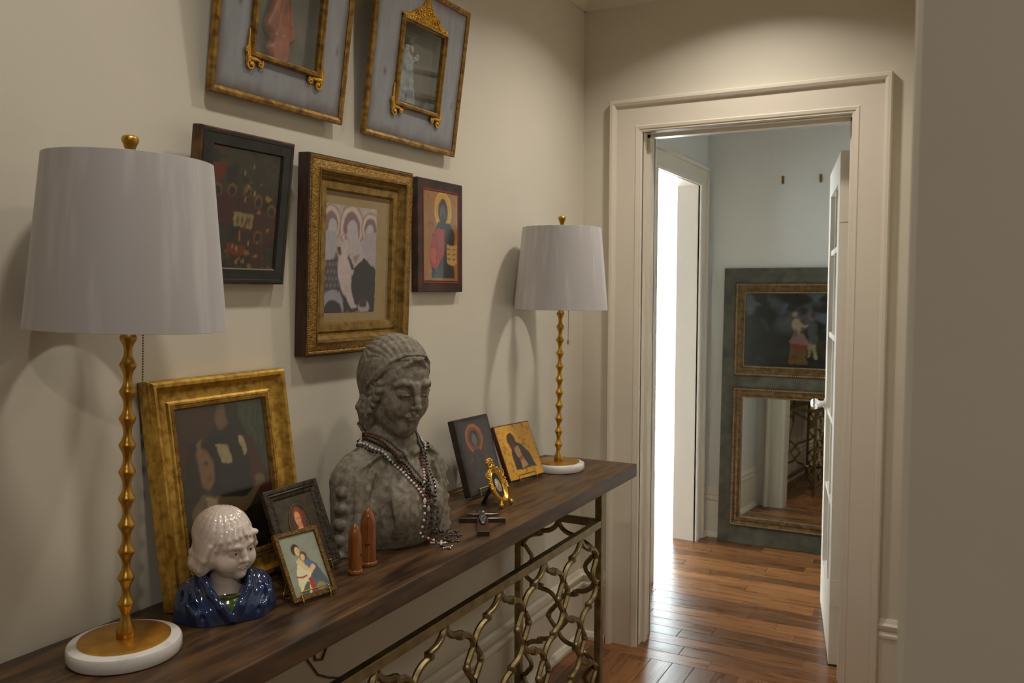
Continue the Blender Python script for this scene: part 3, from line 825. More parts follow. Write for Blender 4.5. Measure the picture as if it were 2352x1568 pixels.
# lamp cord on the wall under the table
tag(MB().tube([(WX + 0.004, 1.60, 0.79), (WX + 0.004, 1.60, 0.53), (WX + 0.004, 1.585, 0.507), (WX + 0.004, 1.56, 0.515), (WX + 0.004, 1.55, 0.56), (WX + 0.004, 1.545, 0.79)], 0.0028, 6).build('lamp_cord', M_CORD, None, 60), 'short loop of brown lamp cord hanging below the console top', 'cord')
tag(MB().tube([(WX + 0.0038, 1.47, 0.79), (WX + 0.0038, 1.50, 0.60), (WX + 0.0035, 1.53, 0.53), (WX + 0.0035, 1.57, 0.475), (WX + 0.0035, 1.61, 0.452), (WX + 0.006, 1.66, 0.43), (WX + 0.012, 1.75, 0.36), (WX + 0.0255, 1.84, 0.275), (WX + 0.0255, 1.87, 0.22), (WX + 0.0195, 1.92, 0.15), (WX + 0.0215, 1.94, 0.07), (WX + 0.030, 1.95, 0.028), (WX + 0.0375, 1.955, 0.010), (WX + 0.046, 1.96, 0.003), (WX + 0.075, 1.975, 0.003)], 0.0026, 6).build('lamp_cord', M_CORD, None, 60), 'long brown lamp cord trailing down the wall behind the trellis', 'cord')

# ================================================================== PICTURES ON THE WALL
def beads(mb, p0, p1, r, step, flat=1.0):
    p0 = Vector(p0); p1 = Vector(p1); L = (p1 - p0).length; n = max(2, int(L / step))
    for i in range(n):
        q = p0 + (p1 - p0) * ((i + 0.5) / n)
        mb.add([(q.x - r, q.y - r, q.z), (q.x + r, q.y - r, q.z), (q.x + r, q.y + r, q.z), (q.x - r, q.y + r, q.z), (q.x, q.y, q.z + r * 1.1)], [(0, 1, 4), (1, 2, 4), (2, 3, 4), (3, 0, 4)])
    return mb
def bead_rect(w, h, d, z, r, step, x0=0, y0=0):
    mb = MB()
    a, b_, c, e = (x0 + d, y0 + d, z), (x0 + w - d, y0 + d, z), (x0 + w - d, y0 + h - d, z), (x0 + d, y0 + h - d, z)
    for p, q in ((a, b_), (b_, c), (c, e), (e, a)): beads(mb, p, q, r, step)
    return mb
def stuff(o):
    o['kind'] = 'stuff'; return o

def scroll(c, r, turns, sgn, start, n=22):
    pts = []
    for i in range(n + 1):
        t = i / n; a = start + sgn * turns * 2 * math.pi * t
        pts.append((c[0] + r * (1 - 0.82 * t) * math.cos(a), c[1] + r * (1 - 0.82 * t) * math.sin(a)))
    return pts

def shadow_box(name, BL, lean, w, h, win, label, crest, group=None):
    """grey-blue painted panel box, gilt edge, small ornate inner frame round a glazed niche"""
    TH = 0.034
    t = empty(name, pose(BL, (0, 1), lean, TH), label, 'shadow box')
    u0, v0, u1, v1 = win
    E_ = 0.0145
    MB().ring(w, h, [(0.004, TH - 0.012), (0, TH - 0.010), (0, TH - 0.001), (0.002, TH + 0.002), (0.008, TH + 0.003), (0.011, TH + 0.001), (E_, TH - 0.001), (E_, TH - 0.004)]).build('outer_frame', M_GILTD, t)
    MB().box((0.05, 0.05, 0.0005), (w - 0.05, h - 0.05, 0.003)).ring(w, h, [(0.05, 0.001), (0.05, TH - 0.009)]).ring(w, h, [(0.003, TH - 0.011), (u0 * 0.9, TH - 0.010)]).build('back_box', M_RBROWN, t)
    # painted panel with the window cut out, rust-brown staining creeping in from its edges
    z = TH - 0.003
    pw_, ph_ = w - 2 * E_ + 0.002, h - 2 * E_ + 0.002; px0 = py0 = E_ - 0.001
    nx_, ny_ = 90, 90
    p = Paint(pw_, ph_, nx_, ny_, 1.0, 0.0)
    p.C[:] = (0.285, 0.295, 0.315)
    p.C *= (0.90 + 0.22 * vnoise(p.U * 3, p.V * 0.4, 14, 2))[..., None]
    X = p.U * pw_ + px0; Y = p.V * ph_ + py0
    edge = np.minimum(np.minimum(X - E_, w - E_ - X), np.minimum((Y - E_) * 0.75, h - E_ - Y))
    wx = np.maximum(np.maximum(u0 - X, X - u1), np.maximum(v0 - Y, Y - v1)) - 0.013
    nz = vnoise(p.U, p.V, 9, 5) * 0.6 + vnoise(p.U, p.V, 22, 6) * 0.4
    st = np.clip(1 - edge / (0.010 + 0.030 * nz), 0, 1) ** 1.5 * 0.9
    st = np.maximum(st, np.clip(1 - wx / (0.004 + 0.020 * nz), 0, 1) ** 1.5 * 0.6 * (Y < v1 + 0.03))
    p.C += (np.array((0.105, 0.068, 0.042)) - p.C) * st[..., None]
    p.ell(0.13, 0.40, 0.012, 0.022, (60, 54, 48), a=0.8); p.ell(0.93, 0.33, 0.009, 0.020, (62, 56, 50), a=0.7)
    po = p.build('panel', M_PAINT, t, px0, py0, z)
    bm = bmesh.new(); bm.from_mesh(po.data)
    bmesh.ops.delete(bm, geom=[vv for vv in bm.verts if u0 - 0.006 < vv.co.x < u1 + 0.006 and v0 - 0.006 < vv.co.y < v1 + 0.006], context='VERTS')
    bm.to_mesh(po.data); bm.free()
    MB().ring(u1 - u0, v1 - v0, [(0, z), (0.0, 0.002)], u0, v0).build('niche_side', M_BOXIN, t)
    MB().box((0.052, 0.052, 0.003), (w - 0.052, h - 0.052, 0.0045)).build('lining', M_BOXIN, t)
    g = 0.013
    inner = MB().ring(u1 - u0 + 2 * g, v1 - v0 + 2 * g, [(0, z - 0.001), (0, z + 0.006), (0.003, z + 0.011), (0.008, z + 0.012), (0.010, z + 0.008), (g, z + 0.006), (g + 0.001, z - 0.004)], u0 - g, v0 - g).build('inner_frame', M_GILTD, t)
    MB().box((u0 - 0.002, v0 - 0.002, z + 0.001), (u1 + 0.002, v1 + 0.002, z + 0.0022)).build('glass', M_GLASS, t)
    def orn(cx, cy, sx, sy, s=1.0):
        mb = MB()
        for q in (scroll((0.004, -0.016), 0.011, 1.3, 1, 2.2), scroll((0.030, -0.010), 0.008, 1.1, -1, 1.0), scroll((-0.006, 0.012), 0.007, 1.2, -1, 4.0)):
            mb.tube([(cx + sx * s * p[0], cy + sy * s * p[1], z + 0.005) for p in q], 0.0030, 6)
        mb.tube([(cx - sx * s * 0.004, cy + sy * s * p, z + 0.004) for p in (-0.012, 0.005, 0.022, 0.042, 0.055)], [0.006, 0.0065, 0.004, 0.003, 0.0015], 6)
        mb.tube([(cx + sx * s * p, cy - sy * s * 0.004, z + 0.004) for p in (-0.008, 0.006, 0.02, 0.034)], [0.006, 0.006, 0.005, 0.002], 6)
        for p in ((0.004, -0.016), (0.03, -0.01), (-0.004, -0.004)):
            mb.sphere((cx + sx * s * p[0], cy + sy * s * p[1], z + 0.006), 0.0045, 8, 6)
        mb.build('corner_ornament', M_GILTB, t, 60)
    orn(u0 - g + 0.001, v0 - g + 0.001, 1, 1); orn(u1 + g - 0.001, v0 - g + 0.001, -1, 1)
    if crest:
        cx = (u0 + u1) / 2; cy = v1 + g - 0.003; hw = (u1 - u0) / 2 + g
        rng = random.Random(3); mb = MB()
        poly = [(-hw, 0), (hw, 0), (hw, 0.008), (hw * 0.62, 0.017), (hw * 0.42, 0.032), (hw * 0.2, 0.046), (hw * 0.1, 0.062), (0, 0.072), (-hw * 0.1, 0.062), (-hw * 0.2, 0.046), (-hw * 0.42, 0.032), (-hw * 0.62, 0.017), (-hw, 0.008)]
        mb.prism([(cx + a, cy + b_) for a, b_ in poly], z, z + 0.006)
        for i in range(120):
            a = rng.uniform(-1, 1); top = 0.008 + 0.06 * max(0, 1 - abs(a) * 1.25) ** 1.3
            mb.sphere((cx + a * hw * 0.97, cy + rng.uniform(0.0, 1) * top, z + 0.006), rng.uniform(0.002, 0.0045), 6, 4)
        for sg in (-1, 1):
            mb.tube([(cx + sg * p[0], cy + p[1], z + 0.007) for p in scroll((hw * 0.45, 0.016), 0.013, 1.2, 1, 0.5)], 0.0026, 6)
        mb.build('crest', M_GILTB, t, 60, label='pierced gilt crest of leaves')
    return t

# upper pair
shA = shadow_box('shadow_box', (0.0145, 1.2418, 1.7915), -8.3, 0.4077, 0.4755, (0.109, 0.101, 0.3005, 0.349), 'blue-grey gilt edged shadow box holding a standing figure in a red robe', True)
v = Vol((-0.06, -0.014, -0.012), (0.06, 0.014, 0.20), 0.0017)
v.ell((0, 0, 0.012), (0.034, 0.016, 0.016), 0.004).cap((0, 0, 0.01), (0, 0, 0.05), 0.028, 0.018, 0.006)
v.ell((-0.002, 0, 0.055), (0.04, 0.016, 0.03), 0.008, rot3('Y', 8)).cap((-0.03, 0, 0.055), (0.0, 0, 0.13), 0.012, 0.016, 0.01).cap((0.032, 0, 0.045), (0.0, 0, 0.13), 0.012, 0.016, 0.01)
v.cap((0, 0, 0.09), (0, 0, 0.15), 0.02, 0.014, 0.008)
for sx in (-0.014, 0.0, 0.016): v.cap((sx * 1.4, -0.014, 0.045), (sx * 0.5, -0.012, 0.12), 0.0035, 0.003, 0.003, sub=True)
fo = v.build('robed_figure', M_PLAST, shA); fo.matrix_local = T(0.192, 0.104, 0.018) @ Matrix.Rotation(-math.pi / 2, 4, 'X')
fo.matrix_local = Matrix(((1, 0, 0, 0.192), (0, 0, 1, 0.110), (0, -1, 0, 0.017), (0, 0, 0, 1)))
MB().sphere((0.192, 0.110 + 0.168, 0.018), (0.012, 0.015, 0.011), 12, 8).build('figure_head', M_SKIN, shA, 60)

shB = shadow_box('shadow_box', (0.0145, 1.7297, 1.7851), -7.9, 0.4285, 0.4067, (0.1235, 0.104, 0.3085, 0.3055), 'blue-grey gilt edged shadow box with leafy crest and a crowned figure in slate robes', True)
v = Vol((-0.06, -0.014, -0.004), (0.06, 0.014, 0.18), 0.0016)
v.cap((0, 0, 0.0), (0.002, 0, 0.10), 0.042, 0.018, 0.006)
v.cap((-0.03, 0.0, 0.05), (-0.006, 0, 0.128), 0.013, 0.010, 0.008).ell((0.0, 0, 0.115), (0.024, 0.012, 0.02), 0.006).ell((0.002, 0.002, 0.138), (0.013, 0.011, 0.016), 0.004).cap((0.018, -0.004, 0.112), (0.034, -0.006, 0.118), 0.006, 0.005, 0.005).ell((0.036, -0.004, 0.122), (0.008, 0.007, 0.013), 0.004)
for i in range(9):
    a = -0.035 + i * 0.0088
    v.cap((a * 1.1, -0.040 + abs(a) * 0.4, 0.0), (a * 0.4, -0.018, 0.095), 0.0030, 0.0022, 0.003, sub=True)
v.cut(-v.full()[2])
fo = v.build('robed_figure', M_FIGB, shB); fo.matrix_local = Matrix(((1, 0, 0, 0.170), (0, 0, 1, 0.106), (0, -1, 0, 0.017), (0, 0, 0, 1)))
MB().sphere((0.176, 0.106 + 0.137, 0.026), (0.008, 0.011, 0.006), 10, 8).sphere((0.206, 0.106 + 0.126, 0.026), (0.005, 0.0065, 0.004), 8, 6).sphere((0.19, 0.106 + 0.118, 0.027), (0.004, 0.006, 0.003), 8, 6).build('figure_face', M_SKIN, shB, 60)
cr = MB().lathe([(0.010, 0.0), (0.012, 0.006), (0.016, 0.013)], 12, Matrix(((1, 0, 0, 0.172), (0, 0, 1, 0.106 + 0.152), (0, -1, 0, 0.018), (0, 0, 0, 1))))
for i in range(6):
    a = math.pi * i / 5
    cr.sphere((0.172 + 0.015 * math.cos(a), 0.106 + 0.167, 0.018 + 0.010 * math.sin(a)), 0.0026, 6, 4)
cr.build('crown', M_PEWTER, shB, 60)

# dark old icon, partly behind the lamp shade
tC = empty('panel_icon', pose((0.016, 1.1867, 1.4102), (0, 1), -7.4, 0.028), 'nearly black old panel icon of gathered small figures, beside the lamp shade', 'icon')
w, h, th = 0.2555, 0.3063, 0.028
b = MB().bbox((0, 0, 0), (w, h, th - 0.006), 0.003); b.ring(w, h, [(0.001, th - 0.008), (0.001, th - 0.001), (0.003, th), (0.030, th), (0.033, th - 0.004)])
b.build('panel', M_EDGE, tC, label='worn brown panel edge')
MB().ring(w, h, [(0.004, th - 0.002), (0.005, th + 0.0015), (0.010, th + 0.0015), (0.012, th + 0.0005), (0.031, th + 0.0005), (0.034, th - 0.004)]).build('border', mat('black_green_border', (0.012, 0.012, 0.010, 1), (0.022, 0.022, 0.018, 1), rough=0.35, scale=30), tC)
p = Paint(w - 0.064, h - 0.064, 96, 120, 1.05); p.fill((46, 40, 24)).noise(0.5, 6, 3)
p.blotch((60, 22, 14), 5, 0.50, 0.2, 11, (0, 0.05, 1, 0.62)); p.blotch((22, 22, 18), 7, 0.52, 0.15, 21)
for cx, cy in ((0.10, 0.64), (0.30, 0.66), (0.52, 0.66), (0.70, 0.58), (0.72, 0.28), (0.90, 0.52)):
    p.ell(cx, cy - 0.16, 0.11, 0.15, (58, 22, 14)); p.ell(cx, cy, 0.062, 0.055, (112, 78, 26)); p.ell(cx, cy - 0.008, 0.045, 0.042, (36, 24, 15))
p.poly([(0.02, 0.70), (0.18, 0.74), (0.2, 0.86), (0.02, 0.86)], (96, 26, 18)); p.poly([(0.36, 0.36), (0.36, 0.48), (0.64, 0.46), (0.62, 0.345)], (128, 112, 72))
for q in (0.42, 0.48, 0.54, 0.58): p.ell(q, 0.41, 0.014, 0.035, (70, 56, 34))
p.poly([(0.28, 0.13), (0.55, 0.12), (0.55, 0.2), (0.28, 0.21)], (104, 34, 18)); p.blotch((128, 96, 44), 11, 0.66, 0.1, 5, (0.0, 0.0, 1, 0.16)); p.blotch((130, 100, 40), 14, 0.70, 0.08, 8, (0.55, 0.1, 1, 0.75))
p.blotch((96, 30, 20), 10, 0.72, 0.08, 9, (0, 0.1, 1, 0.5)); p.ell(0.10, 0.97, 0.1, 0.015, (110, 30, 18))
for i in range(16):
    xx = 0.34 + 0.3 * random.random(); yy = 0.05 + 0.85 * random.random(); p.line([(xx, yy), (xx, yy + 0.03)], 0.006, (170, 140, 80))
p.build('painting', M_VARN, tC, 0.032, 0.032, th - 0.0045)
MB().box((0.032, 0.030, th - 0.006), (w - 0.032, 0.0335, th - 0.0005)).build('border_line', mat('pale_gilt_line', (0.3, 0.24, 0.16, 1), rough=0.4), tC)

# gilt frame with a pale print, tan mat
tD = empty('framed_print', pose((0.0213, 1.5039, 1.2462), (0, 1), -2.5, 0.033), 'wide carved gilt frame with tan mat and pale grey devotional print', 'framed print')
w, h = 0.4066, 0.4616; th = 0.033
MB().ring(w, h, [(0.0, 0.0), (0.0, th - 0.003), (0.003, th), (0.004, th - 0.001)]).build('frame_side', M_RBROWN, tD, label='dark red-brown frame side')
MB().ring(w, h, [(0.002, th - 0.002), (0.004, th + 0.001), (0.010, th + 0.002), (0.012, th), (0.014, th + 0.001), (0.030, th + 0.004)]).build('frame', M_GILTF, tD, label='carved outer band')
MB().ring(w, h, [(0.030, th + 0.003), (0.031, th + 0.006), (0.035, th + 0.005), (0.038, th - 0.002), (0.044, th - 0.010), (0.050, th - 0.013), (0.053, th - 0.011)]).build('frame_cove', M_GILT2, tD)
MB().ring(w, h, [(0.052, th - 0.012), (0.056, th - 0.009), (0.072, th - 0.010), (0.076, th - 0.018), (0.077, th - 0.020)], 0, 0).build('frame_lip', M_GILT2, tD)
stuff(bead_rect(w, h, 0.007, th + 0.0015, 0.0022, 0.0052).build('beading', M_GILT2, tD)); stuff(bead_rect(w, h, 0.0475, th - 0.012, 0.002, 0.005).build('beading', M_GILTF, tD))
MB().box((0.06, 0.06, th - 0.023), (w - 0.06, h - 0.06, th - 0.019)).build('mat_board', M_MATB, tD)
MB().box((0.003, 0.003, 0.0005), (w - 0.003, h - 0.003, 0.004)).build('backing', M_BLACK, tD)
pw, ph = 0.206, 0.2575
p = Paint(pw, ph, 100, 130, 1.45); p.fill((150, 138, 134)).noise(0.12, 14, 4)
p.poly([(0, 0), (1, 0), (1, 0.55), (0.78, 0.62), (0.2, 0.62), (0, 0.55)], (72, 68, 68)); p.noise(0.10, 9, 6)
for i in range(5):
    for j in range(7):
        p.ell(0.04 + 0.062 * i + 0.03 * (j % 2), 0.12 + 0.066 * j, 0.018, 0.02, (112, 106, 108), a=0.8)
p.poly([(0.30, 0), (1, 0), (1, 0.5), (0.78, 0.60), (0.55, 0.5), (0.45, 0.3)], (60, 58, 58))
for cx, cy, rr in ((0.15, 0.83, 0.16), (0.52, 0.80, 0.22), (0.88, 0.80, 0.17)):
    p.ell(cx, cy, rr, rr * 0.95, (168, 152, 144)); p.ell(cx, cy, rr, rr * 0.95, (130, 112, 106), band=0.06); p.ell(cx, cy - 0.02, rr * 0.72, rr * 0.78, (112, 92, 94)); p.ell(cx + (0.02 if cx < 0.7 else -0.02), cy - 0.06, rr * 0.5, rr * 0.6, (150, 146, 148))
p.poly([(0, 0.55), (0, 0.76), (0.22, 0.74), (0.27, 0.62), (0.2, 0.5), (0.05, 0.48)], (138, 136, 142)); p.poly([(0.72, 0.55), (0.78, 0.74), (1, 0.78), (1, 0.42), (0.92, 0.45)], (140, 134, 138))
p.poly([(0.50, 0.62), (0.66, 0.70), (0.80, 0.54), (0.72, 0.49), (0.58, 0.41), (0.5, 0.52)], (150, 142, 142)); p.poly([(0.56, 0.53), (0.70, 0.56), (0.60, 0.45)], (132, 110, 108))
p.ell(0.42, 0.60, 0.09, 0.09, (160, 148, 144)); p.ell(0.36, 0.62, 0.12, 0.11, (150, 132, 122), band=0.10)
p.ell(0.41, 0.36, 0.12, 0.20, (164, 150, 148), rot=10); p.poly([(0.38, 0.36), (0.56, 0.35), (0.58, 0.40), (0.40, 0.44)], (160, 146, 144)); p.poly([(0.36, 0.30), (0.52, 0.24), (0.62, 0.06), (0.54, 0.04), (0.44, 0.16)], (158, 144, 142)); p.ell(0.60, 0.055, 0.05, 0.02, (158, 144, 142))
p.ell(0.20, 0.05, 0.20, 0.16, (128, 126, 134)); p.ell(0.20, 0.0, 0.17, 0.11, (58, 56, 58)); p.ell(0.78, 0.05, 0.11, 0.06, (136, 132, 138)); p.ell(0.76, 0.08, 0.07, 0.04, (66, 62, 66)); p.noise(0.10, 26, 8)
p.build('print', M_PRINT, tD, 0.0705, 0.0985, th - 0.0185)
# small icon with halo
tE = empty('panel_icon', pose((0.0102, 1.9745, 1.394), (0, 1), 0.0, 0.022), 'small brown bordered icon of a haloed bearded figure holding an open book', 'icon')
w, h, th = 0.2367, 0.3158, 0.022
MB().bbox((0, 0, 0), (w, h, th), 0.003).build('panel', M_ICON, tE)
MB().ring(w, h, [(0.0265, th - 0.001), (0.0265, th + 0.0008), (0.0300, th + 0.0008), (0.0300, th - 0.001)]).build('border_line', mat('vermilion_line', (0.30, 0.045, 0.012, 1), rough=0.5), tE)
p = Paint(w - 0.058, h - 0.066, 96, 128, 1.25); p.fill((138, 94, 34)).noise(0.18, 5, 2); p.ell(0.5, 0.5, 0.44, 0.47, (122, 82, 28), a=0.35, soft=14)
p.ell(0.55, 0.80, 0.24, 0.20, (176, 128, 26)); p.ell(0.55, 0.80, 0.24, 0.20, (200, 150, 40), band=0.05)
p.poly([(0.22, 0.03), (0.90, 0.03), (0.86, 0.2), (0.9, 0.55), (0.74, 0.66), (0.40, 0.67), (0.24, 0.52), (0.2, 0.2)], (34, 28, 20)); p.ell(0.55, 0.78, 0.14, 0.15, (36, 24, 14)); p.ell(0.55, 0.765, 0.075, 0.10, (96, 58, 24)); p.ell(0.55, 0.70, 0.06, 0.06, (44, 28, 14)); p.ell(0.525, 0.78, 0.012, 0.008, (30, 18, 8)); p.ell(0.575, 0.78, 0.012, 0.008, (30, 18, 8)); p.line([(0.55, 0.79), (0.555, 0.745)], 0.006, (60, 36, 14))
p.poly([(0.40, 0.60), (0.60, 0.58), (0.58, 0.30), (0.44, 0.20), (0.34, 0.13), (0.2, 0.16), (0.16, 0.26), (0.2, 0.42), (0.28, 0.56)], (142, 34, 20)); p.ell(0.27, 0.28, 0.10, 0.09, (164, 62, 28)); p.line([(0.32, 0.52), (0.40, 0.36), (0.34, 0.22)], 0.012, (92, 24, 14)); p.line([(0.46, 0.5), (0.42, 0.36)], 0.012, (96, 62, 30))
p.poly([(0.66, 0.42), (0.80, 0.40), (0.96, 0.43), (0.96, 0.20), (0.80, 0.17), (0.66, 0.21)], (172, 134, 72))
for j in range(3):
    for q in (0.72, 0.88): p.line([(q - 0.035, 0.36 - 0.055 * j), (q + 0.035, 0.362 - 0.055 * j)], 0.012, (92, 66, 36))
p.blotch((66, 60, 30), 12, 0.66, 0.1, 4, (0.3, 0.03, 0.9, 0.2)); p.line([(0.12, 0.64), (0.26, 0.635)], 0.010, (96, 62, 22)); p.line([(0.80, 0.63), (0.94, 0.635)], 0.010, (100, 66, 24)); p.line([(0.12, 0.95), (0.15, 0.90)], 0.01, (96, 62, 22)); p.line([(0.86, 0.93), (0.9, 0.9)], 0.01, (96, 62, 22)); p.noise(0.12, 22, 9)
p.build('painting', M_VARN, tE, 0.0295, 0.033, th + 0.0004)

# ================================================================== LEANING MIRROR IN THE ROOM BEYOND
tm = empty('trumeau_mirror', pose((0.142, 4.745, 0.0013), (1, 0), math.degrees(math.atan(0.0655 / 1.52)), 0.03), 'tall grey-green panel mirror with gilt framed painting above the glass, leaning on the wall', 'mirror')
W_, H_ = 0.82, 1.525
MB().bbox((0, 0, 0), (W_, H_, 0.028), 0.003).build('panel', M_GREYG, tm)
for nm, v0, v1 in (('upper', 0.932, 1.443), ('lower', 0.100, 0.869)):
    MB().ring(W_ - 0.132, v1 - v0, [(0.0, 0.027), (0.0, 0.038), (0.006, 0.044), (0.014, 0.044), (0.018, 0.040), (0.026, 0.038), (0.036, 0.042), (0.042, 0.041), (0.046, 0.036), (0.050, 0.035), (0.056, 0.033), (0.058, 0.028)], 0.066, v0).build('gilt_frame', M_GILTT, tm)
    stuff(bead_rect(W_ - 0.132, v1 - v0, 0.010, 0.043, 0.0040, 0.0105, 0.066, v0).build('beading', M_PALEB, tm)); stuff(bead_rect(W_ - 0.132, v1 - v0, 0.052, 0.034, 0.0032, 0.0085, 0.066, v0).build('beading', M_PALEB, tm))
MB().box((0.122, 0.156, 0.0275), (W_ - 0.122, 0.813, 0.0305)).build('mirror_glass', M_MIRROR, tm)
p = Paint(W_ - 0.244, 0.399, 110, 80, 1.1); p.fill((30, 32, 28)).noise(0.4, 5, 1); p.blotch((64, 72, 78), 4, 0.50, 0.16, 31, (0, 0.5, 1, 1)); p.blotch((18, 20, 16), 6, 0.46, 0.12, 15); p.ell(0.45, 0.62, 0.16, 0.12, (58, 62, 64), rot=20, soft=9); p.blotch((52, 42, 24), 6, 0.6, 0.15, 17, (0.1, 0.1, 0.8, 0.5))
p.poly([(0.405, 0.06), (0.43, 0.34), (0.47, 0.40), (0.55, 0.36), (0.575, 0.05)], (86, 62, 28)); p.noise(0.2, 20, 3)
p.poly([(0.41, 0.36), (0.45, 0.47), (0.53, 0.46), (0.60, 0.31), (0.50, 0.27)], (112, 84, 78)); p.poly([(0.425, 0.33), (0.60, 0.30), (0.615, 0.25), (0.46, 0.27)], (104, 34, 32))
p.poly([(0.445, 0.45), (0.435, 0.60), (0.465, 0.66), (0.50, 0.65), (0.52, 0.56), (0.50, 0.45)], (124, 112, 90)); p.ell(0.462, 0.715, 0.018, 0.034, (132, 102, 76)); p.ell(0.452, 0.735, 0.024, 0.032, (116, 100, 68), a=0.8); p.line([(0.50, 0.60), (0.55, 0.56), (0.58, 0.58)], 0.010, (132, 106, 82))
p.poly([(0.585, 0.36), (0.575, 0.58), (0.61, 0.64), (0.65, 0.60), (0.66, 0.38), (0.63, 0.30)], (58, 60, 60)); p.ell(0.602, 0.685, 0.018, 0.034, (112, 82, 60)); p.ell(0.612, 0.705, 0.021, 0.028, (40, 30, 22), a=0.9); p.poly([(0.60, 0.32), (0.64, 0.32), (0.665, 0.13), (0.64, 0.12)], (120, 114, 84)); p.poly([(0.585, 0.34), (0.605, 0.34), (0.60, 0.14), (0.582, 0.15)], (106, 100, 74))
p.blotch((26, 27, 22), 9, 0.60, 0.15, 41); p.noise(0.2, 24, 5)
p.build('painting', M_VARN, tm, 0.122, 0.988, 0.0290)

# ================================================================== THINGS STANDING ON THE CONSOLE
# large gilt framed painting leaning on the wall
tG = empty('framed_painting', pose((0.073, 1.080, ZT + 0.0036), (0.02, 1), 7.95, 0.026), 'broad gilt framed dark painting of two figures leaning on the wall behind the busts', 'painting')
w, h, th = 0.352, 0.428, 0.026
MB().ring(w, h, [(0.0, 0.0), (0.0, th - 0.004), (0.002, th - 0.002), (0.003, th + 0.004), (0.008, th + 0.008), (0.014, th + 0.007), (0.018, th + 0.002), (0.022, th - 0.004), (0.030, th - 0.008), (0.042, th - 0.009), (0.046, th - 0.006), (0.050, th - 0.006), (0.051, th - 0.009)]).build('frame', M_GILT, tG, 30)
MB().ring(w, h, [(0.050, th - 0.009), (0.051, th - 0.006), (0.058, th - 0.006), (0.061, th - 0.012), (0.062, th - 0.014)]).build('frame_lip', M_GILTD, tG)
stuff(bead_rect(w, h, 0.0545, th - 0.007, 0.0021, 0.005).build('beading', M_GILTB, tG))
MB().box((0.002, 0.002, 0.0002), (w - 0.002, h - 0.002, 0.006)).build('backing', M_BLACK, tG)
p = Paint(w - 0.12, h - 0.12, 100, 130, 1.15); p.fill((44, 38, 30)).noise(0.35, 6, 2)
p.poly([(0, 0.58), (0, 1), (0.62, 1), (0.45, 0.9), (0.28, 0.75), (0.12, 0.55)], (64, 40, 32)); p.poly([(0.68, 1), (1, 1), (1, 0.5), (0.85, 0.55), (0.72, 0.75)], (58, 62, 48)); p.noise(0.15, 5, 12)
for q in (0.80, 0.88, 0.94): p.line([(q, 0.98), (q - 0.04, 0.84), (q + 0.03, 0.72), (q - 0.03, 0.6)], 0.008, (40, 44, 32))
p.poly([(0.30, 0.78), (0.46, 0.90), (0.66, 0.92), (0.80, 0.74), (0.86, 0.45), (0.55, 0.30), (0.35, 0.4)], (36, 33, 33)); p.poly([(0.74, 0.78), (0.82, 0.74), (1, 0.40), (1, 0.26), (0.78, 0.36)], (66, 30, 24))
p.ell(0.52, 0.93, 0.08, 0.10, (104, 78, 54), rot=-20); p.ell(0.60, 0.97, 0.06, 0.10, (40, 36, 34)); p.poly([(0.40, 0.74), (0.54, 0.73), (0.57, 0.60), (0.44, 0.62)], (146, 132, 96)); p.poly([(0.66, 0.78), (0.72, 0.77), (0.75, 0.65), (0.71, 0.63)], (150, 136, 104))
p.ell(0.22, 0.62, 0.15, 0.17, (38, 30, 24)); p.ell(0.255, 0.60, 0.10, 0.14, (116, 86, 62), rot=8); p.ell(0.31, 0.57, 0.03, 0.03, (112, 82, 58)); p.ell(0.27, 0.64, 0.018, 0.012, (46, 32, 24)); p.ell(0.29, 0.53, 0.02, 0.010, (96, 54, 42)); p.poly([(0.18, 0.76), (0.26, 0.80), (0.22, 0.7)], (112, 92, 64)); p.ell(0.14, 0.55, 0.06, 0.16, (40, 32, 26))
p.poly([(0.05, 0.0), (0.08, 0.36), (0.2, 0.44), (0.42, 0.40), (0.68, 0.36), (0.9, 0.48), (0.92, 0.44), (0.62, 0.24), (0.5, 0.2), (0.5, 0.0)], (96, 78, 54)); p.poly([(0.24, 0.42), (0.30, 0.20), (0.36, 0.40)], (140, 124, 88)); p.poly([(0.12, 0.2), (0.2, 0.0), (0.5, 0.0), (0.46, 0.2), (0.3, 0.12)], (60, 52, 38)); p.ell(0.85, 0.47, 0.05, 0.03, (104, 80, 54)); p.poly([(0.5, 0.0), (0.5, 0.24), (1, 0.34), (1, 0)], (24, 19, 16)); p.poly([(0, 0), (0, 0.2), (0.2, 0.08), (0.3, 0)], (22, 22, 20)); p.noise(0.2, 18, 7)
p.build('canvas', M_VARN, tG, 0.060, 0.060, th - 0.0135)
MB().add([(0.058, 0.058, th - 0.0125), (w - 0.058, 0.058, th - 0.0125), (w - 0.058, h - 0.058, th - 0.0125), (0.058, h - 0.058, th - 0.0125)], [(0, 1, 2, 3)]).build('glass', M_GLASS, tG)

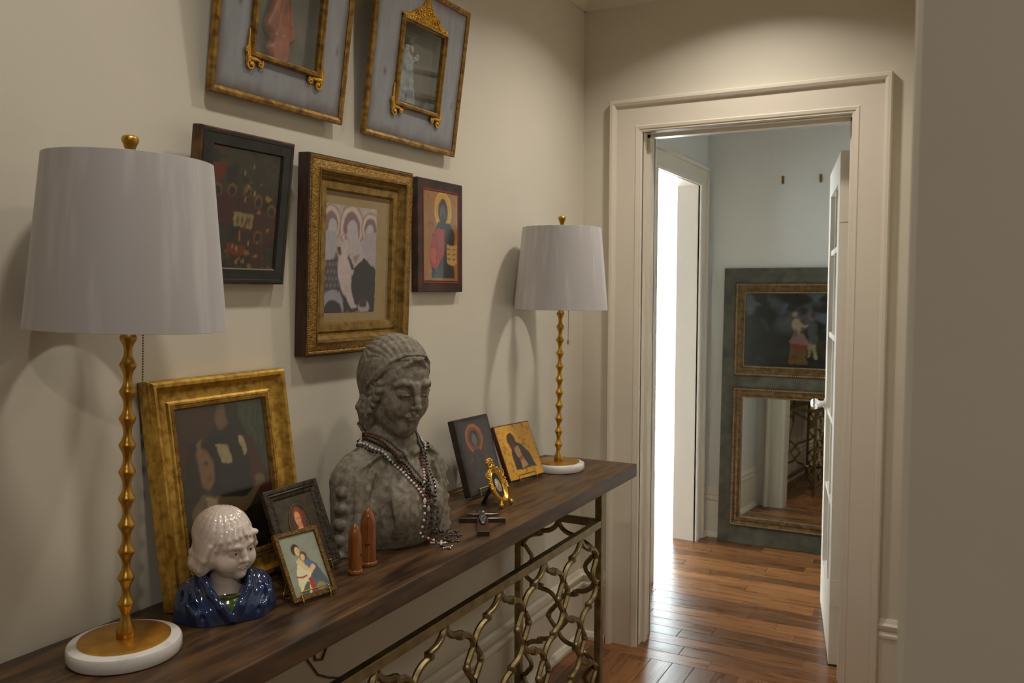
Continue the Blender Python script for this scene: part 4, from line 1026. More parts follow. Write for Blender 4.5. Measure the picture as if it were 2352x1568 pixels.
def easel(parent, w, zdrop, lean, r=0.0014, wing=0.02, deep=0.075, m=None, th=0.012):
    """twisted wire plate stand: front ledge with upturned lip, feet, back props (u,v,w of a leaning picture)"""
    m = m or M_BRASSW
    a = math.radians(lean)
    def W3(x, out, up):      # horizontal out / vertical up -> local v,w of the leaning plane
        return (x, up * math.cos(a) - out * math.sin(a), out * math.cos(a) + up * math.sin(a))
    c = w / 2
    mb = MB()
    x0, x1 = c - wing, c + wing
    path = [(x0, -r, 0.0), (x0, -r, th + 0.0012 + r), (x0, 0.016, th + 0.0010 + r)]
    path2 = [(x1, q[1], q[2]) for q in path]
    pts = path + path2[::-1]
    fine = []
    for i in range(len(pts) - 1):
        n = max(2, int((Vector(pts[i + 1]) - Vector(pts[i])).length / 0.0011))
        for k in range(n):
            t_ = k / n; fine.append(Vector(pts[i]).lerp(Vector(pts[i + 1]), t_))
    fine.append(Vector(pts[-1]))
    rr = [r * (1.0 + 0.28 * math.sin(i * 1.25)) for i in range(len(fine))]
    mb.tube(fine, rr, 6)
    hf = zdrop + (th + 0.0012 + r) * math.sin(a) - r * math.cos(a) - r      # height of the ledge's front over the table
    for x in (x0, x1):
        mb.tube([(x, -r, th + 0.0012 + r), (x, -r - hf * math.cos(a), th + 0.0012 + r - hf * math.sin(a))], r, 6)
        mb.tube([(x, -r, 0.0), W3(x, -deep, -zdrop + r), (x, 0.070, -r)], r, 6)
    mb.tube([W3(x0, -deep, -zdrop + r), W3(x1, -deep, -zdrop + r)], r, 6)
    mb.tube([(x0, 0.070, -r), (x1, 0.070, -r)], r, 6)
    return mb
def stand(loc_pose, w, lean, zdrop, label, **kw):
    t = empty('wire_easel', loc_pose, label, 'easel', 'brass wire easels on the console')
    easel(t, w, loc_pose.translation.z - ZT, lean, **kw).build('wire', M_BRASSW, t, 60)
    return t

# brown tooled frame with an arched miniature
PB = pose((0.173, 1.281, ZT + 0.013), (0.0, 1.0), 22, 0.012)
tB = empty('framed_miniature', PB, 'dark brown tooled frame with an arched miniature portrait of a red-haired sitter', 'framed picture')
w, h, th = 0.160, 0.190, 0.012
MB().ring(w, h, [(0, 0), (0, th - 0.001), (0.002, th + 0.001), (0.008, th + 0.001), (0.010, th - 0.001), (0.013, th + 0.0005), (0.016, th - 0.003), (0.022, th - 0.005)]).build('frame', M_BROWNF, tB)
MB().ring(w, h, [(0.016, th - 0.004), (0.018, th - 0.0015), (0.022, th - 0.003), (0.024, th - 0.006)]).build('frame_step', M_BROWNF, tB)
stuff(bead_rect(w, h, 0.0105, th - 0.001, 0.0011, 0.0026).build('beading', M_BROWNF, tB)); stuff(bead_rect(w, h, 0.0235, th - 0.006, 0.001, 0.0026).build('beading', M_BROWNF, tB))
b = MB()
cx, cy, ra, rb = w / 2, h * 0.52, 0.031, 0.050
n = 40; el = [(cx + ra * math.cos(2 * math.pi * i / n), cy + rb * math.sin(2 * math.pi * i / n)) for i in range(n)]
b.tube([(x_, y_, th - 0.0055) for x_, y_ in el], 0.0014, 6, closed=True); b.build('oval_rim', M_BRASSO, tB, 60)
MB().box((0.0, 0.0, 0), (w, h, 0.001)).box((0.020, 0.020, 0.0005), (w - 0.020, h - 0.020, th - 0.006)).build('panel', mat('brown_leather', (0.055, 0.042, 0.026, 1), (0.085, 0.066, 0.042, 1), rough=0.5, scale=60), tB)
p = Paint(2 * ra, 2 * rb, 60, 90, 1.9); p.fill((44, 36, 30)).noise(0.2, 6, 3); p.ell(0.5, 0.70, 0.24, 0.24, (112, 44, 22)); p.ell(0.34, 0.52, 0.12, 0.24, (84, 32, 18)); p.ell(0.47, 0.69, 0.14, 0.155, (196, 132, 92)); p.poly([(0.40, 0.58), (0.60, 0.58), (0.64, 0.46), (0.36, 0.46)], (180, 116, 82)); p.ell(0.52, 0.34, 0.34, 0.17, (198, 136, 98)); p.ell(0.42, 0.71, 0.022, 0.012, (52, 30, 22)); p.ell(0.54, 0.71, 0.022, 0.012, (52, 30, 22)); p.ell(0.47, 0.60, 0.03, 0.010, (150, 60, 44)); p.line([(0.48, 0.71), (0.475, 0.65)], 0.010, (160, 100, 68)); p.poly([(0.14, 0.0), (0.2, 0.28), (0.5, 0.2), (0.8, 0.3), (0.9, 0)], (160, 128, 104)); p.ell(0.86, 0.38, 0.1, 0.1, (150, 60, 40)); p.ell(0.72, 0.6, 0.08, 0.26, (92, 36, 20), rot=-14)
po = p.build('miniature', M_VARN, tB, cx - ra, cy - rb, th - 0.0056)
bm = bmesh.new(); bm.from_mesh(po.data)
bmesh.ops.delete(bm, geom=[vv for vv in bm.verts if ((vv.co.x - cx) / ra) ** 2 + ((vv.co.y - cy) / rb) ** 2 > 1.02], context='VERTS')
bm.to_mesh(po.data); bm.free()
stand(PB, w, 22, 0.013, 'brass wire easel holding the dark brown miniature frame', wing=0.045, deep=0.06, th=0.013)

# small gilt framed picture of an embracing pair
PS = pose((0.246, 1.211, ZT + 0.0085), (0.206, 0.979), 29, 0.009)
tS = empty('framed_miniature', PS, 'small gilt framed picture of a woman hugging a child on grey-blue ground', 'framed picture')
w, h, th = 0.1015, 0.135, 0.009
MB().ring(w, h, [(0, 0), (0, th), (0.001, th + 0.001), (0.008, th + 0.001), (0.009, th - 0.001), (0.0095, th - 0.004)]).build('frame', M_SMALLF, tS)
MB().box((0.001, 0.001, 0.0), (w - 0.001, h - 0.001, 0.0035)).build('backing', M_BLACK, tS)
p = Paint(w - 0.017, h - 0.017, 84, 112, 2.1); p.fill((112, 116, 104)).noise(0.10, 5, 3)
p.poly([(0.40, 0.0), (0.46, 0.42), (0.62, 0.58), (0.80, 0.45), (0.98, 0.1), (1, 0)], (64, 76, 84)); p.poly([(0.18, 0.06), (0.20, 0.34), (0.30, 0.52), (0.50, 0.50), (0.60, 0.36), (0.46, 0.02), (0.24, 0.0)], (192, 174, 142)); p.poly([(0.10, 0.0), (0.22, 0.07), (0.42, 0.22), (0.48, 0.18), (0.38, 0)], (70, 80, 68)); p.poly([(0.46, 0.24), (0.56, 0.28), (0.62, 0.04), (0.50, 0.02)], (134, 46, 34)); p.line([(0.20, 0.32), (0.34, 0.29), (0.46, 0.30)], 0.018, (128, 44, 34))
p.ell(0.36, 0.76, 0.12, 0.095, (46, 34, 26)); p.ell(0.40, 0.725, 0.07, 0.075, (196, 152, 116)); p.ell(0.52, 0.62, 0.10, 0.09, (74, 52, 34)); p.ell(0.49, 0.605, 0.06, 0.06, (196, 150, 112)); p.ell(0.60, 0.46, 0.13, 0.09, (72, 92, 110)); p.poly([(0.28, 0.56), (0.36, 0.62), (0.44, 0.56), (0.58, 0.40), (0.72, 0.46), (0.76, 0.40), (0.60, 0.32), (0.40, 0.42)], (200, 156, 118)); p.ell(0.40, 0.745, 0.012, 0.006, (50, 30, 20)); p.ell(0.43, 0.70, 0.016, 0.006, (150, 66, 48)); p.ell(0.66, 0.42, 0.07, 0.03, (190, 146, 110), rot=30); p.ell(0.74, 0.08, 0.12, 0.07, (110, 106, 72)); p.noise(0.08, 16, 4)
p.build('picture', M_VARN, tS, 0.0085, 0.0085, th - 0.0030)
stand(PS, w, 29, 0.0085, 'brass wire easel under the small picture of the hugging pair', wing=0.032, deep=0.055, th=0.010)

# dark icon and gold icon
PD = pose((0.118, 2.077, ZT + 0.010), (0.071, 0.997), 16.2, 0.022)
tI = empty('panel_icon', PD, 'thick dark worn icon of a haloed figure propped beside the stone bust', 'icon')
w, h, th = 0.177, 0.224, 0.022
MB().bbox((0, 0, 0), (w, h, th), 0.003).build('panel', mat('black_brown_panel', (0.014, 0.010, 0.007, 1), (0.038, 0.022, 0.013, 1), rough=0.45, scale=40), tI)
p = Paint(w - 0.02, h - 0.02, 84, 108, 1.25); p.fill((36, 26, 18)).noise(0.2, 8, 5); p.poly([(0.14, 0.10), (0.14, 0.90), (0.86, 0.90), (0.86, 0.10)], (56, 26, 17)); p.noise(0.3, 7, 6); p.ell(0.45, 0.74, 0.25, 0.19, (104, 54, 16)); p.ell(0.45, 0.74, 0.25, 0.19, (150, 84, 24), band=0.10); p.ell(0.45, 0.74, 0.15, 0.125, (30, 22, 18)); p.ell(0.45, 0.715, 0.085, 0.085, (98, 82, 74)); p.poly([(0.42, 0.66), (0.48, 0.66), (0.47, 0.55), (0.44, 0.55)], (86, 70, 58)); p.poly([(0.24, 0.10), (0.24, 0.45), (0.36, 0.58), (0.54, 0.58), (0.68, 0.45), (0.68, 0.10)], (42, 26, 20)); p.poly([(0.27, 0.2), (0.33, 0.38), (0.38, 0.32), (0.36, 0.16)], (38, 42, 52)); p.line([(0.44, 0.56), (0.42, 0.3)], 0.02, (66, 42, 26)); p.ell(0.70, 0.42, 0.06, 0.06, (66, 46, 24)); p.ell(0.26, 0.45, 0.05, 0.04, (74, 46, 22)); p.noise(0.25, 18, 9)
p.build('painting', M_VARN, tI, 0.010, 0.010, th + 0.0004)
stand(PD, w, 16.2, 0.010, 'brass wire easel holding the dark worn icon', wing=0.040, deep=0.075, th=0.0225)
PGI = pose((0.124, 2.306, ZT + 0.0095), (0.194, 0.981), 23.8, 0.016)
tJ = empty('panel_icon', PGI, 'gold ground icon of a dark hooded saint bowing, next to the far lamp', 'icon')
w, h, th = 0.176, 0.179, 0.016
MB().bbox((0, 0, 0), (w, h, th), 0.002).build('panel', mat('red_brown_edge', (0.055, 0.013, 0.008, 1), (0.09, 0.025, 0.012, 1), rough=0.4, scale=40), tJ)
p = Paint(w - 0.007, h - 0.007, 96, 96, 1.85); p.fill((166, 122, 34)).noise(0.10, 6, 3); p.blotch((128, 92, 28), 13, 0.62, 0.14, 2); p.blotch((96, 66, 24), 30, 0.76, 0.10, 5); p.ell(0.36, 0.70, 0.17, 0.18, (184, 138, 48), band=0.05)
p.poly([(0.24, 0.16), (0.26, 0.45), (0.32, 0.62), (0.45, 0.70), (0.60, 0.60), (0.76, 0.42), (0.84, 0.16)], (34, 33, 30)); p.ell(0.35, 0.72, 0.115, 0.14, (44, 28, 18), rot=10); p.ell(0.36, 0.62, 0.085, 0.13, (62, 38, 24)); p.poly([(0.38, 0.56), (0.50, 0.60), (0.54, 0.40), (0.62, 0.20), (0.44, 0.17), (0.44, 0.36), (0.38, 0.42)], (132, 98, 62)); p.poly([(0.44, 0.38), (0.54, 0.42), (0.54, 0.36), (0.46, 0.31)], (110, 52, 32)); p.noise(0.10, 22, 8)
p.build('painting', M_VARN, tJ, 0.0035, 0.0035, th + 0.0004)
stand(PGI, w, 23.8, 0.0095, 'brass wire easel holding the gold ground icon', wing=0.042, deep=0.065, th=0.0165)

# oval gilt medallion frame
a0 = Vector((0.232, 2.046)); a1 = Vector((0.232, 2.104)); mid = (a0 + a1) / 2
PO = pose((mid.x, mid.y, ZT), (0.0, 1.0), 27, 0.0)
tO = empty('oval_frame', PO, 'ornate oval gilt table frame with navy mount and small painted medallion', 'picture frame')
cy = 0.062; ra, rb = 0.040, 0.053
def oval(r1, r2, n=48, c=(0, cy)):
    return [(c[0] + r1 * math.cos(2 * math.pi * i / n), c[1] + r2 * math.sin(2 * math.pi * i / n)) for i in range(n)]
mb = MB(); n = 48
prof = [(0.0, 0.0), (0.0, 0.004), (0.003, 0.008), (0.007, 0.009), (0.011, 0.006), (0.013, 0.004), (0.015, 0.0055), (0.017, 0.004), (0.018, 0.0015)]
for d, z in prof:
    mb.v += [(x_, y_, z) for x_, y_ in oval(ra - d, rb - d)]
for j in range(len(prof) - 1):
    for i in range(n):
        mb.f.append((j * n + i, j * n + (i + 1) % n, (j + 1) * n + (i + 1) % n, (j + 1) * n + i))
fr_ = mb.build('frame', M_GILTB, tO, 50)
MB().add([(x_, y_, 0.002) for x_, y_ in oval(ra - 0.016, rb - 0.016)], [tuple(range(n))]).build('mount', M_NAVY, tO)
MB().add([(x_, y_, 0.0) for x_, y_ in oval(ra - 0.002, rb - 0.002)], [tuple(reversed(range(n)))]).build('backing', M_BLACK, tO)
MB().tube([(x_, y_, 0.003) for x_, y_ in oval(0.0125, 0.0185)], 0.0012, 6, closed=True).build('medallion_rim', M_BRASSW, tO, 60)
p = Paint(0.025, 0.037, 40, 56, 1.8); p.fill((112, 120, 116)); p.ell(0.5, 0.72, 0.2, 0.14, (176, 140, 84)); p.ell(0.5, 0.68, 0.12, 0.10, (168, 120, 88)); p.ell(0.48, 0.35, 0.3, 0.26, (56, 92, 112)); p.ell(0.6, 0.2, 0.24, 0.16, (130, 52, 40)); p.ell(0.36, 0.5, 0.1, 0.12, (160, 130, 80))
po = p.build('medallion', M_VARN, tO, -0.0125, cy - 0.0185, 0.0028)
bm = bmesh.new(); bm.from_mesh(po.data); bmesh.ops.delete(bm, geom=[vv for vv in bm.verts if (vv.co.x / 0.0125) ** 2 + ((vv.co.y - cy) / 0.0185) ** 2 > 1.02], context='VERTS'); bm.to_mesh(po.data); bm.free()
rng = random.Random(5)
for sg in (-1, 1):
    mb = MB()
    for i in range(22):
        t_ = i / 21; a = math.radians(96 - 112 * t_)
        x_ = (ra + 0.001 + 0.003 * math.sin(i * 2.1)) * math.cos(a); y_ = cy + (rb + 0.001 + 0.003 * math.sin(i * 1.7)) * math.sin(a)
        mb.sphere((sg * x_, y_, 0.006 + 0.002 * rng.random()), 0.0030 + 0.0022 * rng.random() * (1 - t_ * 0.5), 8, 6)
    mb.tube([(sg * p_[0], p_[1], 0.008) for p_ in scroll((ra - 0.002, cy + 0.030), 0.011, 1.2, -1, 1.8)], 0.0025, 6); mb.tube([(sg * p_[0], p_[1], 0.008) for p_ in scroll((ra - 0.004, cy - 0.006), 0.007, 1.2, 1, 2.5)], 0.0022, 6)
    mb.build('side_scrolls', M_GILTB, tO, 60)
mb = MB(); mb.tube([(x_, y_, 0.005) for x_, y_ in ((-0.012, cy + rb - 0.002), (-0.014, cy + rb + 0.010), (0.0, cy + rb + 0.013), (0.014, cy + rb + 0.010), (0.012, cy + rb - 0.002))], 0.0035, 6)
for i in range(26):
    a = rng.uniform(0.15, math.pi - 0.15); q = rng.uniform(0.5, 1)
    mb.sphere((0.017 * q * math.cos(a), cy + rb + 0.012 + 0.012 * q * math.sin(a), 0.005 + rng.uniform(-0.002, 0.004)), rng.uniform(0.0025, 0.0042), 7, 5)
mb.build('crown', M_GILTB, tO, 60)
for sg in (-1, 1):
    MB().sphere((sg * 0.028, 0.0065, 0.005), 0.0075, 14, 10).tube([(sg * 0.026, 0.010, 0.005), (sg * 0.020, cy - rb + 0.008, 0.005)], 0.004, 8).build('ball_foot', M_GILTB, tO, 60)
a = math.radians(27)
pa = Vector((0, 0.082, -0.001)); pb = Vector((0, 0.072 * math.sin(a) + 0.001, -0.072 * math.cos(a)))
d = (pb - pa).normalized(); nn = d.cross(Vector((1, 0, 0)))
MB().add([pa + Vector((-0.009, 0, 0)), pa + Vector((0.009, 0, 0)), pb + Vector((0.013, 0, 0)), pb + Vector((-0.013, 0, 0)), pa + Vector((-0.009, 0, 0)) + nn * 0.0025, pa + Vector((0.009, 0, 0)) + nn * 0.0025, pb + Vector((0.013, 0, 0)) + nn * 0.0025, pb + Vector((-0.013, 0, 0)) + nn * 0.0025], [(0, 1, 2, 3), (7, 6, 5, 4), (0, 4, 5, 1), (1, 5, 6, 2), (2, 6, 7, 3), (3, 7, 4, 0)]).build('strut', M_BLACK, tO)

# crucifix lying flat: local y along the shaft (head end +y), x along the arms
ang = math.atan2(1.975 - 1.793, 0.212 - 0.322)
CM = T(0.322, 1.793, ZT) @ RZ(ang - math.pi / 2)
tX = empty('crucifix', CM, 'dark rosewood crucifix with pewter figure lying flat on the console', 'crucifix')
MB().bbox((-0.0145, 0.0, 0.0), (0.0145, 0.205, 0.0125), 0.001).build('shaft', M_CROSS, tX)
MB().bbox((-0.060, 0.122, 0.0004), (-0.0143, 0.150, 0.0121), 0.001).bbox((0.0143, 0.122, 0.0004), (0.060, 0.150, 0.0121), 0.001).build('crossbar', M_CROSS, tX)
v = Vol((-0.05, 0.05, 0.0), (0.05, 0.18, 0.03), 0.0011)
zc = 0.0165
v.ell((0, 0.128, zc), (0.0095, 0.02, 0.006), 0.003).ell((0, 0.112, zc), (0.009, 0.010, 0.006), 0.004).ell((0.002, 0.158, zc + 0.001), (0.006, 0.0075, 0.006), 0.002)
for sg in (-1, 1):
    v.cap((sg * 0.008, 0.142, zc), (sg * 0.024, 0.144, zc - 0.001), 0.0036, 0.003, 0.002).cap((sg * 0.024, 0.144, zc - 0.001), (sg * 0.042, 0.148, zc - 0.001), 0.003, 0.0022, 0.0015)
    v.cap((sg * 0.005, 0.108, zc), (sg * 0.0045, 0.084, zc + 0.003), 0.0048, 0.0038, 0.002).cap((sg * 0.0045, 0.084, zc + 0.003), (sg * 0.0018, 0.060, zc - 0.001), 0.0038, 0.0026, 0.0015)
v.build('figure', M_PEWTER, tX)
MB().bbox((-0.011, 0.175, 0.012), (0.011, 0.190, 0.0145), 0.0006).build('plaque', M_PEWTER, tX)

# bullet shaped folding shrines
def shrine(x, y, r, h, rz, label):
    t = empty('wooden_shrine', T(x, y, ZT) @ RZ(rz), label, 'shrine', 'pointed cherry wood shrines')
    hb = 0.011
    MB().lathe([(0.001, 0), (r * 1.10, 0), (r * 1.20, 0.002), (r * 1.22, 0.005), (r * 1.18, 0.0085), (r * 1.02, hb), (0.001, hb)], 40, cap=False).build('foot', M_CAPS, t, 50)
    prof = [(r, hb - 0.001)]
    hs = h * 0.70
    prof.append((r, hs * 0.5)); prof.append((r, hs))
    for i in range(1, 13):
        q = i / 12.0; R_ = 2.1; th_ = q * math.acos(1 - 1 / R_)
        prof.append((max(0.0006, r * (1 - R_ + R_ * math.cos(th_))), hs + (h - hs) * math.sin(th_) / math.sin(math.acos(1 - 1 / R_))))
    full = MB().lathe(prof, 48, cap=False)
    full.build('body', M_CAPS, t, 60)
    # the two doors: slightly proud shells with a seam, closed by a hook
    for a0_, a1_ in ((-84, -1.2), (1.2, 84)):
        mb = MB(); na = 14; vs = []
        for rr_, z_ in prof:
            for i in range(na + 1):
                a = math.radians(a0_ + (a1_ - a0_) * i / na)
                q = rr_ + 0.0011 * min(1, rr_ / (0.3 * r))
                vs.append((q * math.cos(a), q * math.sin(a), z_))
        fs = [(j * (na + 1) + i, j * (na + 1) + i + 1, (j + 1) * (na + 1) + i + 1, (j + 1) * (na + 1) + i) for j in range(len(prof) - 1) for i in range(na)]
        mb.add(vs, fs).build('door', M_CAPS, t, 60)
    sm = MB()
    for a_ in (0, 85, -85):
        a = math.radians(a_)
        sm.tube([((q + 0.0003) * math.cos(a), (q + 0.0003) * math.sin(a), z_) for q, z_ in prof[:-2]], 0.0007, 5)
    sm.build('seam', M_RBROWN, t, 60)
    mb = MB()
    for a_ in (-9, 9):
        a = math.radians(a_); mb.sphere(((r + 0.002) * math.cos(a), (r + 0.002) * math.sin(a), h * 0.40), 0.0021, 8, 6)
    mb.tube([((r + 0.003) * math.cos(math.radians(q)), (r + 0.003) * math.sin(math.radians(q)), h * 0.40 + (0.001 if q else -0.0005)) for q in (-9, 0, 9)], 0.0008, 6)
    mb.build('latch', M_RBROWN, t, 60)
    return t
shrine(0.221, 1.424, 0.0138, 0.108, math.radians(10), 'shorter pointed cherry wood shrine with hooked doors, beside the small gilt picture')
shrine(0.211, 1.483, 0.0158, 0.128, math.radians(-60), 'taller pointed cherry wood shrine standing behind the shorter one')

# ================================================================== STONE BUST (front = -y, up = z)
SB_S = 0.970
tSB = empty('stone_bust', T(0.148, 1.664, ZT) @ RZ(math.radians(79)), 'weathered grey stone bust of a woman in a head cloth, draped with rosaries', 'bust')
def sculpt_woman():
    v = Vol((-0.205, -0.15, -0.006), (0.205, 0.13, 0.525), 0.0020)
    # --- torso
    v.ell((0, 0.004, 0.095), (0.118, 0.085, 0.165), 0.01).ell((0, -0.040, 0.090), (0.094, 0.066, 0.098), 0.03)
    for s in (-1, 1):
        v.ell((s * 0.044, -0.074, 0.095), (0.046, 0.036, 0.054), 0.026)
        v.cap((s * 0.020, 0.016, 0.192), (s * 0.108, 0.014, 0.186), 0.045, 0.044, 0.03)
        v.cap((s * 0.088, 0.015, 0.200), (0, 0.012, 0.262), 0.026, 0.042, 0.035)
    v.cap((0, 0.012, 0.20), (0, -0.004, 0.33), 0.052, 0.043, 0.03)
    for s in (-1, 1):      # collar bones
        v.cap((s * 0.012, -0.060, 0.222), (s * 0.078, -0.030, 0.228), 0.005, 0.004, 0.014)
    v.ell((0, -0.070, 0.228), (0.010, 0.010, 0.012), 0.012, sub=True)
    # --- arms with puffed slashes down the outside
    for s in (-1, 1):
        v.cap((s * 0.124, 0.012, 0.165), (s * 0.136, -0.002, -0.01), 0.050, 0.047, 0.010)
        v.chain([(s * 0.094, -0.060, 0.215), (s * 0.090, -0.070, 0.15), (s * 0.088, -0.078, 0.08), (s * 0.092, -0.072, -0.005)], 0.0065, 0.0095, 0.012, sub=True)
        for i, z in enumerate((0.150, 0.113, 0.076, 0.039, 0.004)):
            v.ell((s * (0.163 + 0.003 * i), -0.006, z), (0.0185, 0.018, 0.0160), 0.0035)
        for q in (0.030, -0.030):
            v.chain([(s * 0.150, q, 0.195), (s * 0.158, q, 0.1), (s * 0.166, q, -0.004)], 0.0030, 0.0030, 0.005, sub=True)
        # gathered cloth at the shoulder and sleeve
        v.chain([(s * 0.080, -0.036, 0.228), (s * 0.106, -0.032, 0.212), (s * 0.136, -0.020, 0.196)], 0.0035, 0.0035, 0.007)
        v.chain([(s * 0.098, -0.040, 0.190), (s * 0.116, -0.038, 0.150), (s * 0.122, -0.042, 0.105)], 0.0045, 0.0030, 0.010)
        v.chain([(s * 0.108, -0.040, 0.120), (s * 0.118, -0.044, 0.070), (s * 0.116, -0.046, 0.01)], 0.0040, 0.0035, 0.010)
    # --- head
    H = rot3('Z', -14) @ rot3('X', 9) @ rot3('Y', 3)
    v.frame(H, (0, -0.012, 0.388))
    v.ell((0, 0.012, 0.03), (0.070, 0.088, 0.082), 0.01).ell((0, -0.030, -0.022), (0.0575, 0.063, 0.084), 0.02)
    v.ell((0, -0.046, 0.034), (0.050, 0.045, 0.050), 0.02).ell((0, -0.066, -0.088), (0.019, 0.020, 0.018), 0.02)
    for s in (-1, 1):
        v.ell((s * 0.030, -0.060, -0.034), (0.024, 0.022, 0.032), 0.020).cap((s * 0.046, -0.01, -0.060), (s * 0.014, -0.062, -0.092), 0.017, 0.014, 0.022)
        v.ell((s * 0.027, -0.1035, 0.003), (0.020, 0.0125, 0.0125), 0.013, sub=True)
        v.ell((s * 0.027, -0.0805, -0.001), (0.0165, 0.0125, 0.0110), 0.005)
        v.chain([(s * 0.012, -0.0910, -0.0045), (s * 0.021, -0.0945, -0.0050), (s * 0.032, -0.0920, -0.0055), (s * 0.043, -0.082, -0.0060)], 0.0020, 0.0016, 0.003)
        v.chain([(s * 0.013, -0.0920, -0.0070), (s * 0.022, -0.0950, -0.0085), (s * 0.034, -0.0915, -0.0085)], 0.0010, 0.0010, 0.002, sub=True)
        v.chain([(s * 0.010, -0.0935, 0.016), (s * 0.021, -0.0950, 0.0235), (s * 0.035, -0.0885, 0.0235), (s * 0.048, -0.076, 0.014)], 0.0030, 0.0020, 0.014)
    v.chain([(0, -0.0935, 0.020), (0, -0.0985, 0.004), (0, -0.1060, -0.014), (0, -0.1115, -0.0285)], 0.0050, 0.0072, 0.009)
    v.ell((0, -0.1120, -0.0310), (0.0080, 0.0076, 0.0066), 0.005)
    for s in (-1, 1):
        v.ell((s * 0.0088, -0.1030, -0.0340), (0.0054, 0.0072, 0.0050), 0.005)
        v.ell((s * 0.0065, -0.0922, -0.0560), (0.0120, 0.0075, 0.0044), 0.006, rot3('Y', s * 8))
    v.ell((0, -0.0928, -0.0642), (0.0115, 0.0075, 0.0050), 0.006)
    v.chain([(-0.0190, -0.0915, -0.0588), (-0.009, -0.1000, -0.0598), (0, -0.1015, -0.0602), (0.009, -0.1000, -0.0598), (0.0190, -0.0915, -0.0588)], 0.0010, 0.0010, 0.003, sub=True)
    v.ell((0, -0.1010, -0.0745), (0.012, 0.006, 0.0050), 0.010, sub=True)
    # head cloth with a folded edge, hair waving out below it
    fold = lambda x, y, z: -(0.77 * y + 0.64 * z + 0.013 - 0.06 * np.abs(x))
    v.ell((0, 0.016, 0.036), (0.0810, 0.0975, 0.0860), 0.004, clip=fold)
    v.ell((0, 0.052, 0.005), (0.074, 0.066, 0.078), 0.015)
    for i in range(13):      # folds of the cloth, running from the brow round to the nape
        a = -1.3 + 2.6 * i / 12
        pts = []
        for k in range(9):
            t = 0.62 + 1.65 * k / 8
            x_ = 0.0815 * math.sin(a) * (0.55 + 0.45 * math.sin(t)); r_ = math.sqrt(max(0.05, 1 - (x_ / 0.0815) ** 2))
            pts.append((x_, 0.016 - 0.0985 * math.cos(t) * r_ * 0.98, 0.036 + 0.0870 * math.sin(t) * r_))
        v.chain(pts, 0.0008, 0.0016, 0.006, sub=True)
    for s in (-1, 1):
        # rolled edge of the cloth
        v.chain([(s * 0.0, -0.0795, 0.0900), (s * 0.028, -0.0715, 0.0860), (s * 0.052, -0.0510, 0.0660), (s * 0.0705, -0.0240, 0.0340), (s * 0.078, -0.002, 0.004), (s * 0.076, 0.014, -0.020)], 0.0034, 0.0042, 0.004)
        # waves of hair drawn back from a centre parting
        for q in range(4):
            pts = []
            for k in range(10):
                t = k / 9.0
                x_ = 0.003 + 0.060 * t; w_ = 0.0035 * math.sin(t * 15 + q * 1.4)
                pts.append((s * x_, -0.0860 + 0.0085 * t + 0.050 * t * t + 0.004 * q, 0.0790 - 0.003 * q * (1 - t) * 2 - 0.082 * t ** 1.7 + 0.0045 * q * t + w_))
            v.chain(pts, 0.0046, 0.0062, 0.0028)
        rng = random.Random(11)
        for i in range(46):   # bunched curls over the ear
            t = i / 45; a = i * 2.4
            rr = 0.024 * (1 - 0.25 * t)
            v.ell((s * (0.064 + 0.010 * math.sin(a * 1.3) - 0.004 * t), -0.018 + 0.030 * t + rr * math.cos(a), 0.004 - 0.082 * t + 0.5 * rr * math.sin(a)), rng.uniform(0.0075, 0.0110), 0.0022)
        for q in range(5):
            w0 = 0.004 * math.sin(q * 2.2)
            v.chain([(s * (0.066 - 0.002 * q), -0.006 + 0.012 * q, -0.046), (s * (0.063 + w0), 0.002 + 0.012 * q, -0.070), (s * (0.057 - 0.003 * q), 0.000 + 0.013 * q, -0.092), (s * (0.054 - 0.004 * q + w0), 0.008 + 0.013 * q, -0.112), (s * (0.047 - 0.006 * q), 0.012 + 0.014 * q, -0.134)], 0.0105, 0.0085, 0.0030)
        v.ell((s * 0.030, 0.055, -0.07), (0.034, 0.03, 0.06), 0.012)
    v.frame()
    x, y, z = v.full()
    n = np.sin(61 * x + 3 * np.sin(47 * z)) * np.sin(53 * y + 2.0) * np.sin(57 * z + 1.3)
    n2 = np.sin(213 * x + 2 * np.sin(90 * y)) * np.sin(187 * y + 2.7) * np.sin(199 * z + 0.4)
    body = np.clip((0.30 - z) / 0.05, 0.25, 1.0)
    v.D += ((0.0010 * n + 0.0005 * n2) * body).astype(np.float32)
    v.cut(-z)
    return v
VW = sculpt_woman()
VW.build('figure', M_STONE, tSB, scale=SB_S)

# ------------------------------------------------------------------ rosaries draped round the bust (each one a thing)
def on_front(x, z, r):
    """walk in from the front until the bust's surface is met"""
    y = -0.148
    for _ in range(140):
        d = VW.sample((x, y, z))
        if d < r * 0.8: break
        y += max(0.0008, min(d - r * 0.7, 0.01))
        if y > 0.12: break
    return (x, y, z)
def on_back(x, z, r):
    y = 0.128
    for _ in range(140):
        d = VW.sample((x, y, z))
        if d < r * 0.8: break
        y -= max(0.0008, min(d - r * 0.7, 0.01))
        if y < -0.1: break
    return (x, y, z)
def resample(pts, step):
    pts = [Vector(p) for p in pts]; out = [pts[0]]; acc = 0.0
    for a, b in zip(pts[:-1], pts[1:]):
        L = (b - a).length
        if L < 1e-9: continue
        d = step - acc
        while d <= L:
            out.append(a.lerp(b, d / L)); d += step
        acc = (acc + L) % step
    return out
MW = tSB.matrix_world.copy(); MWi = MW.inverted()
LAID = []
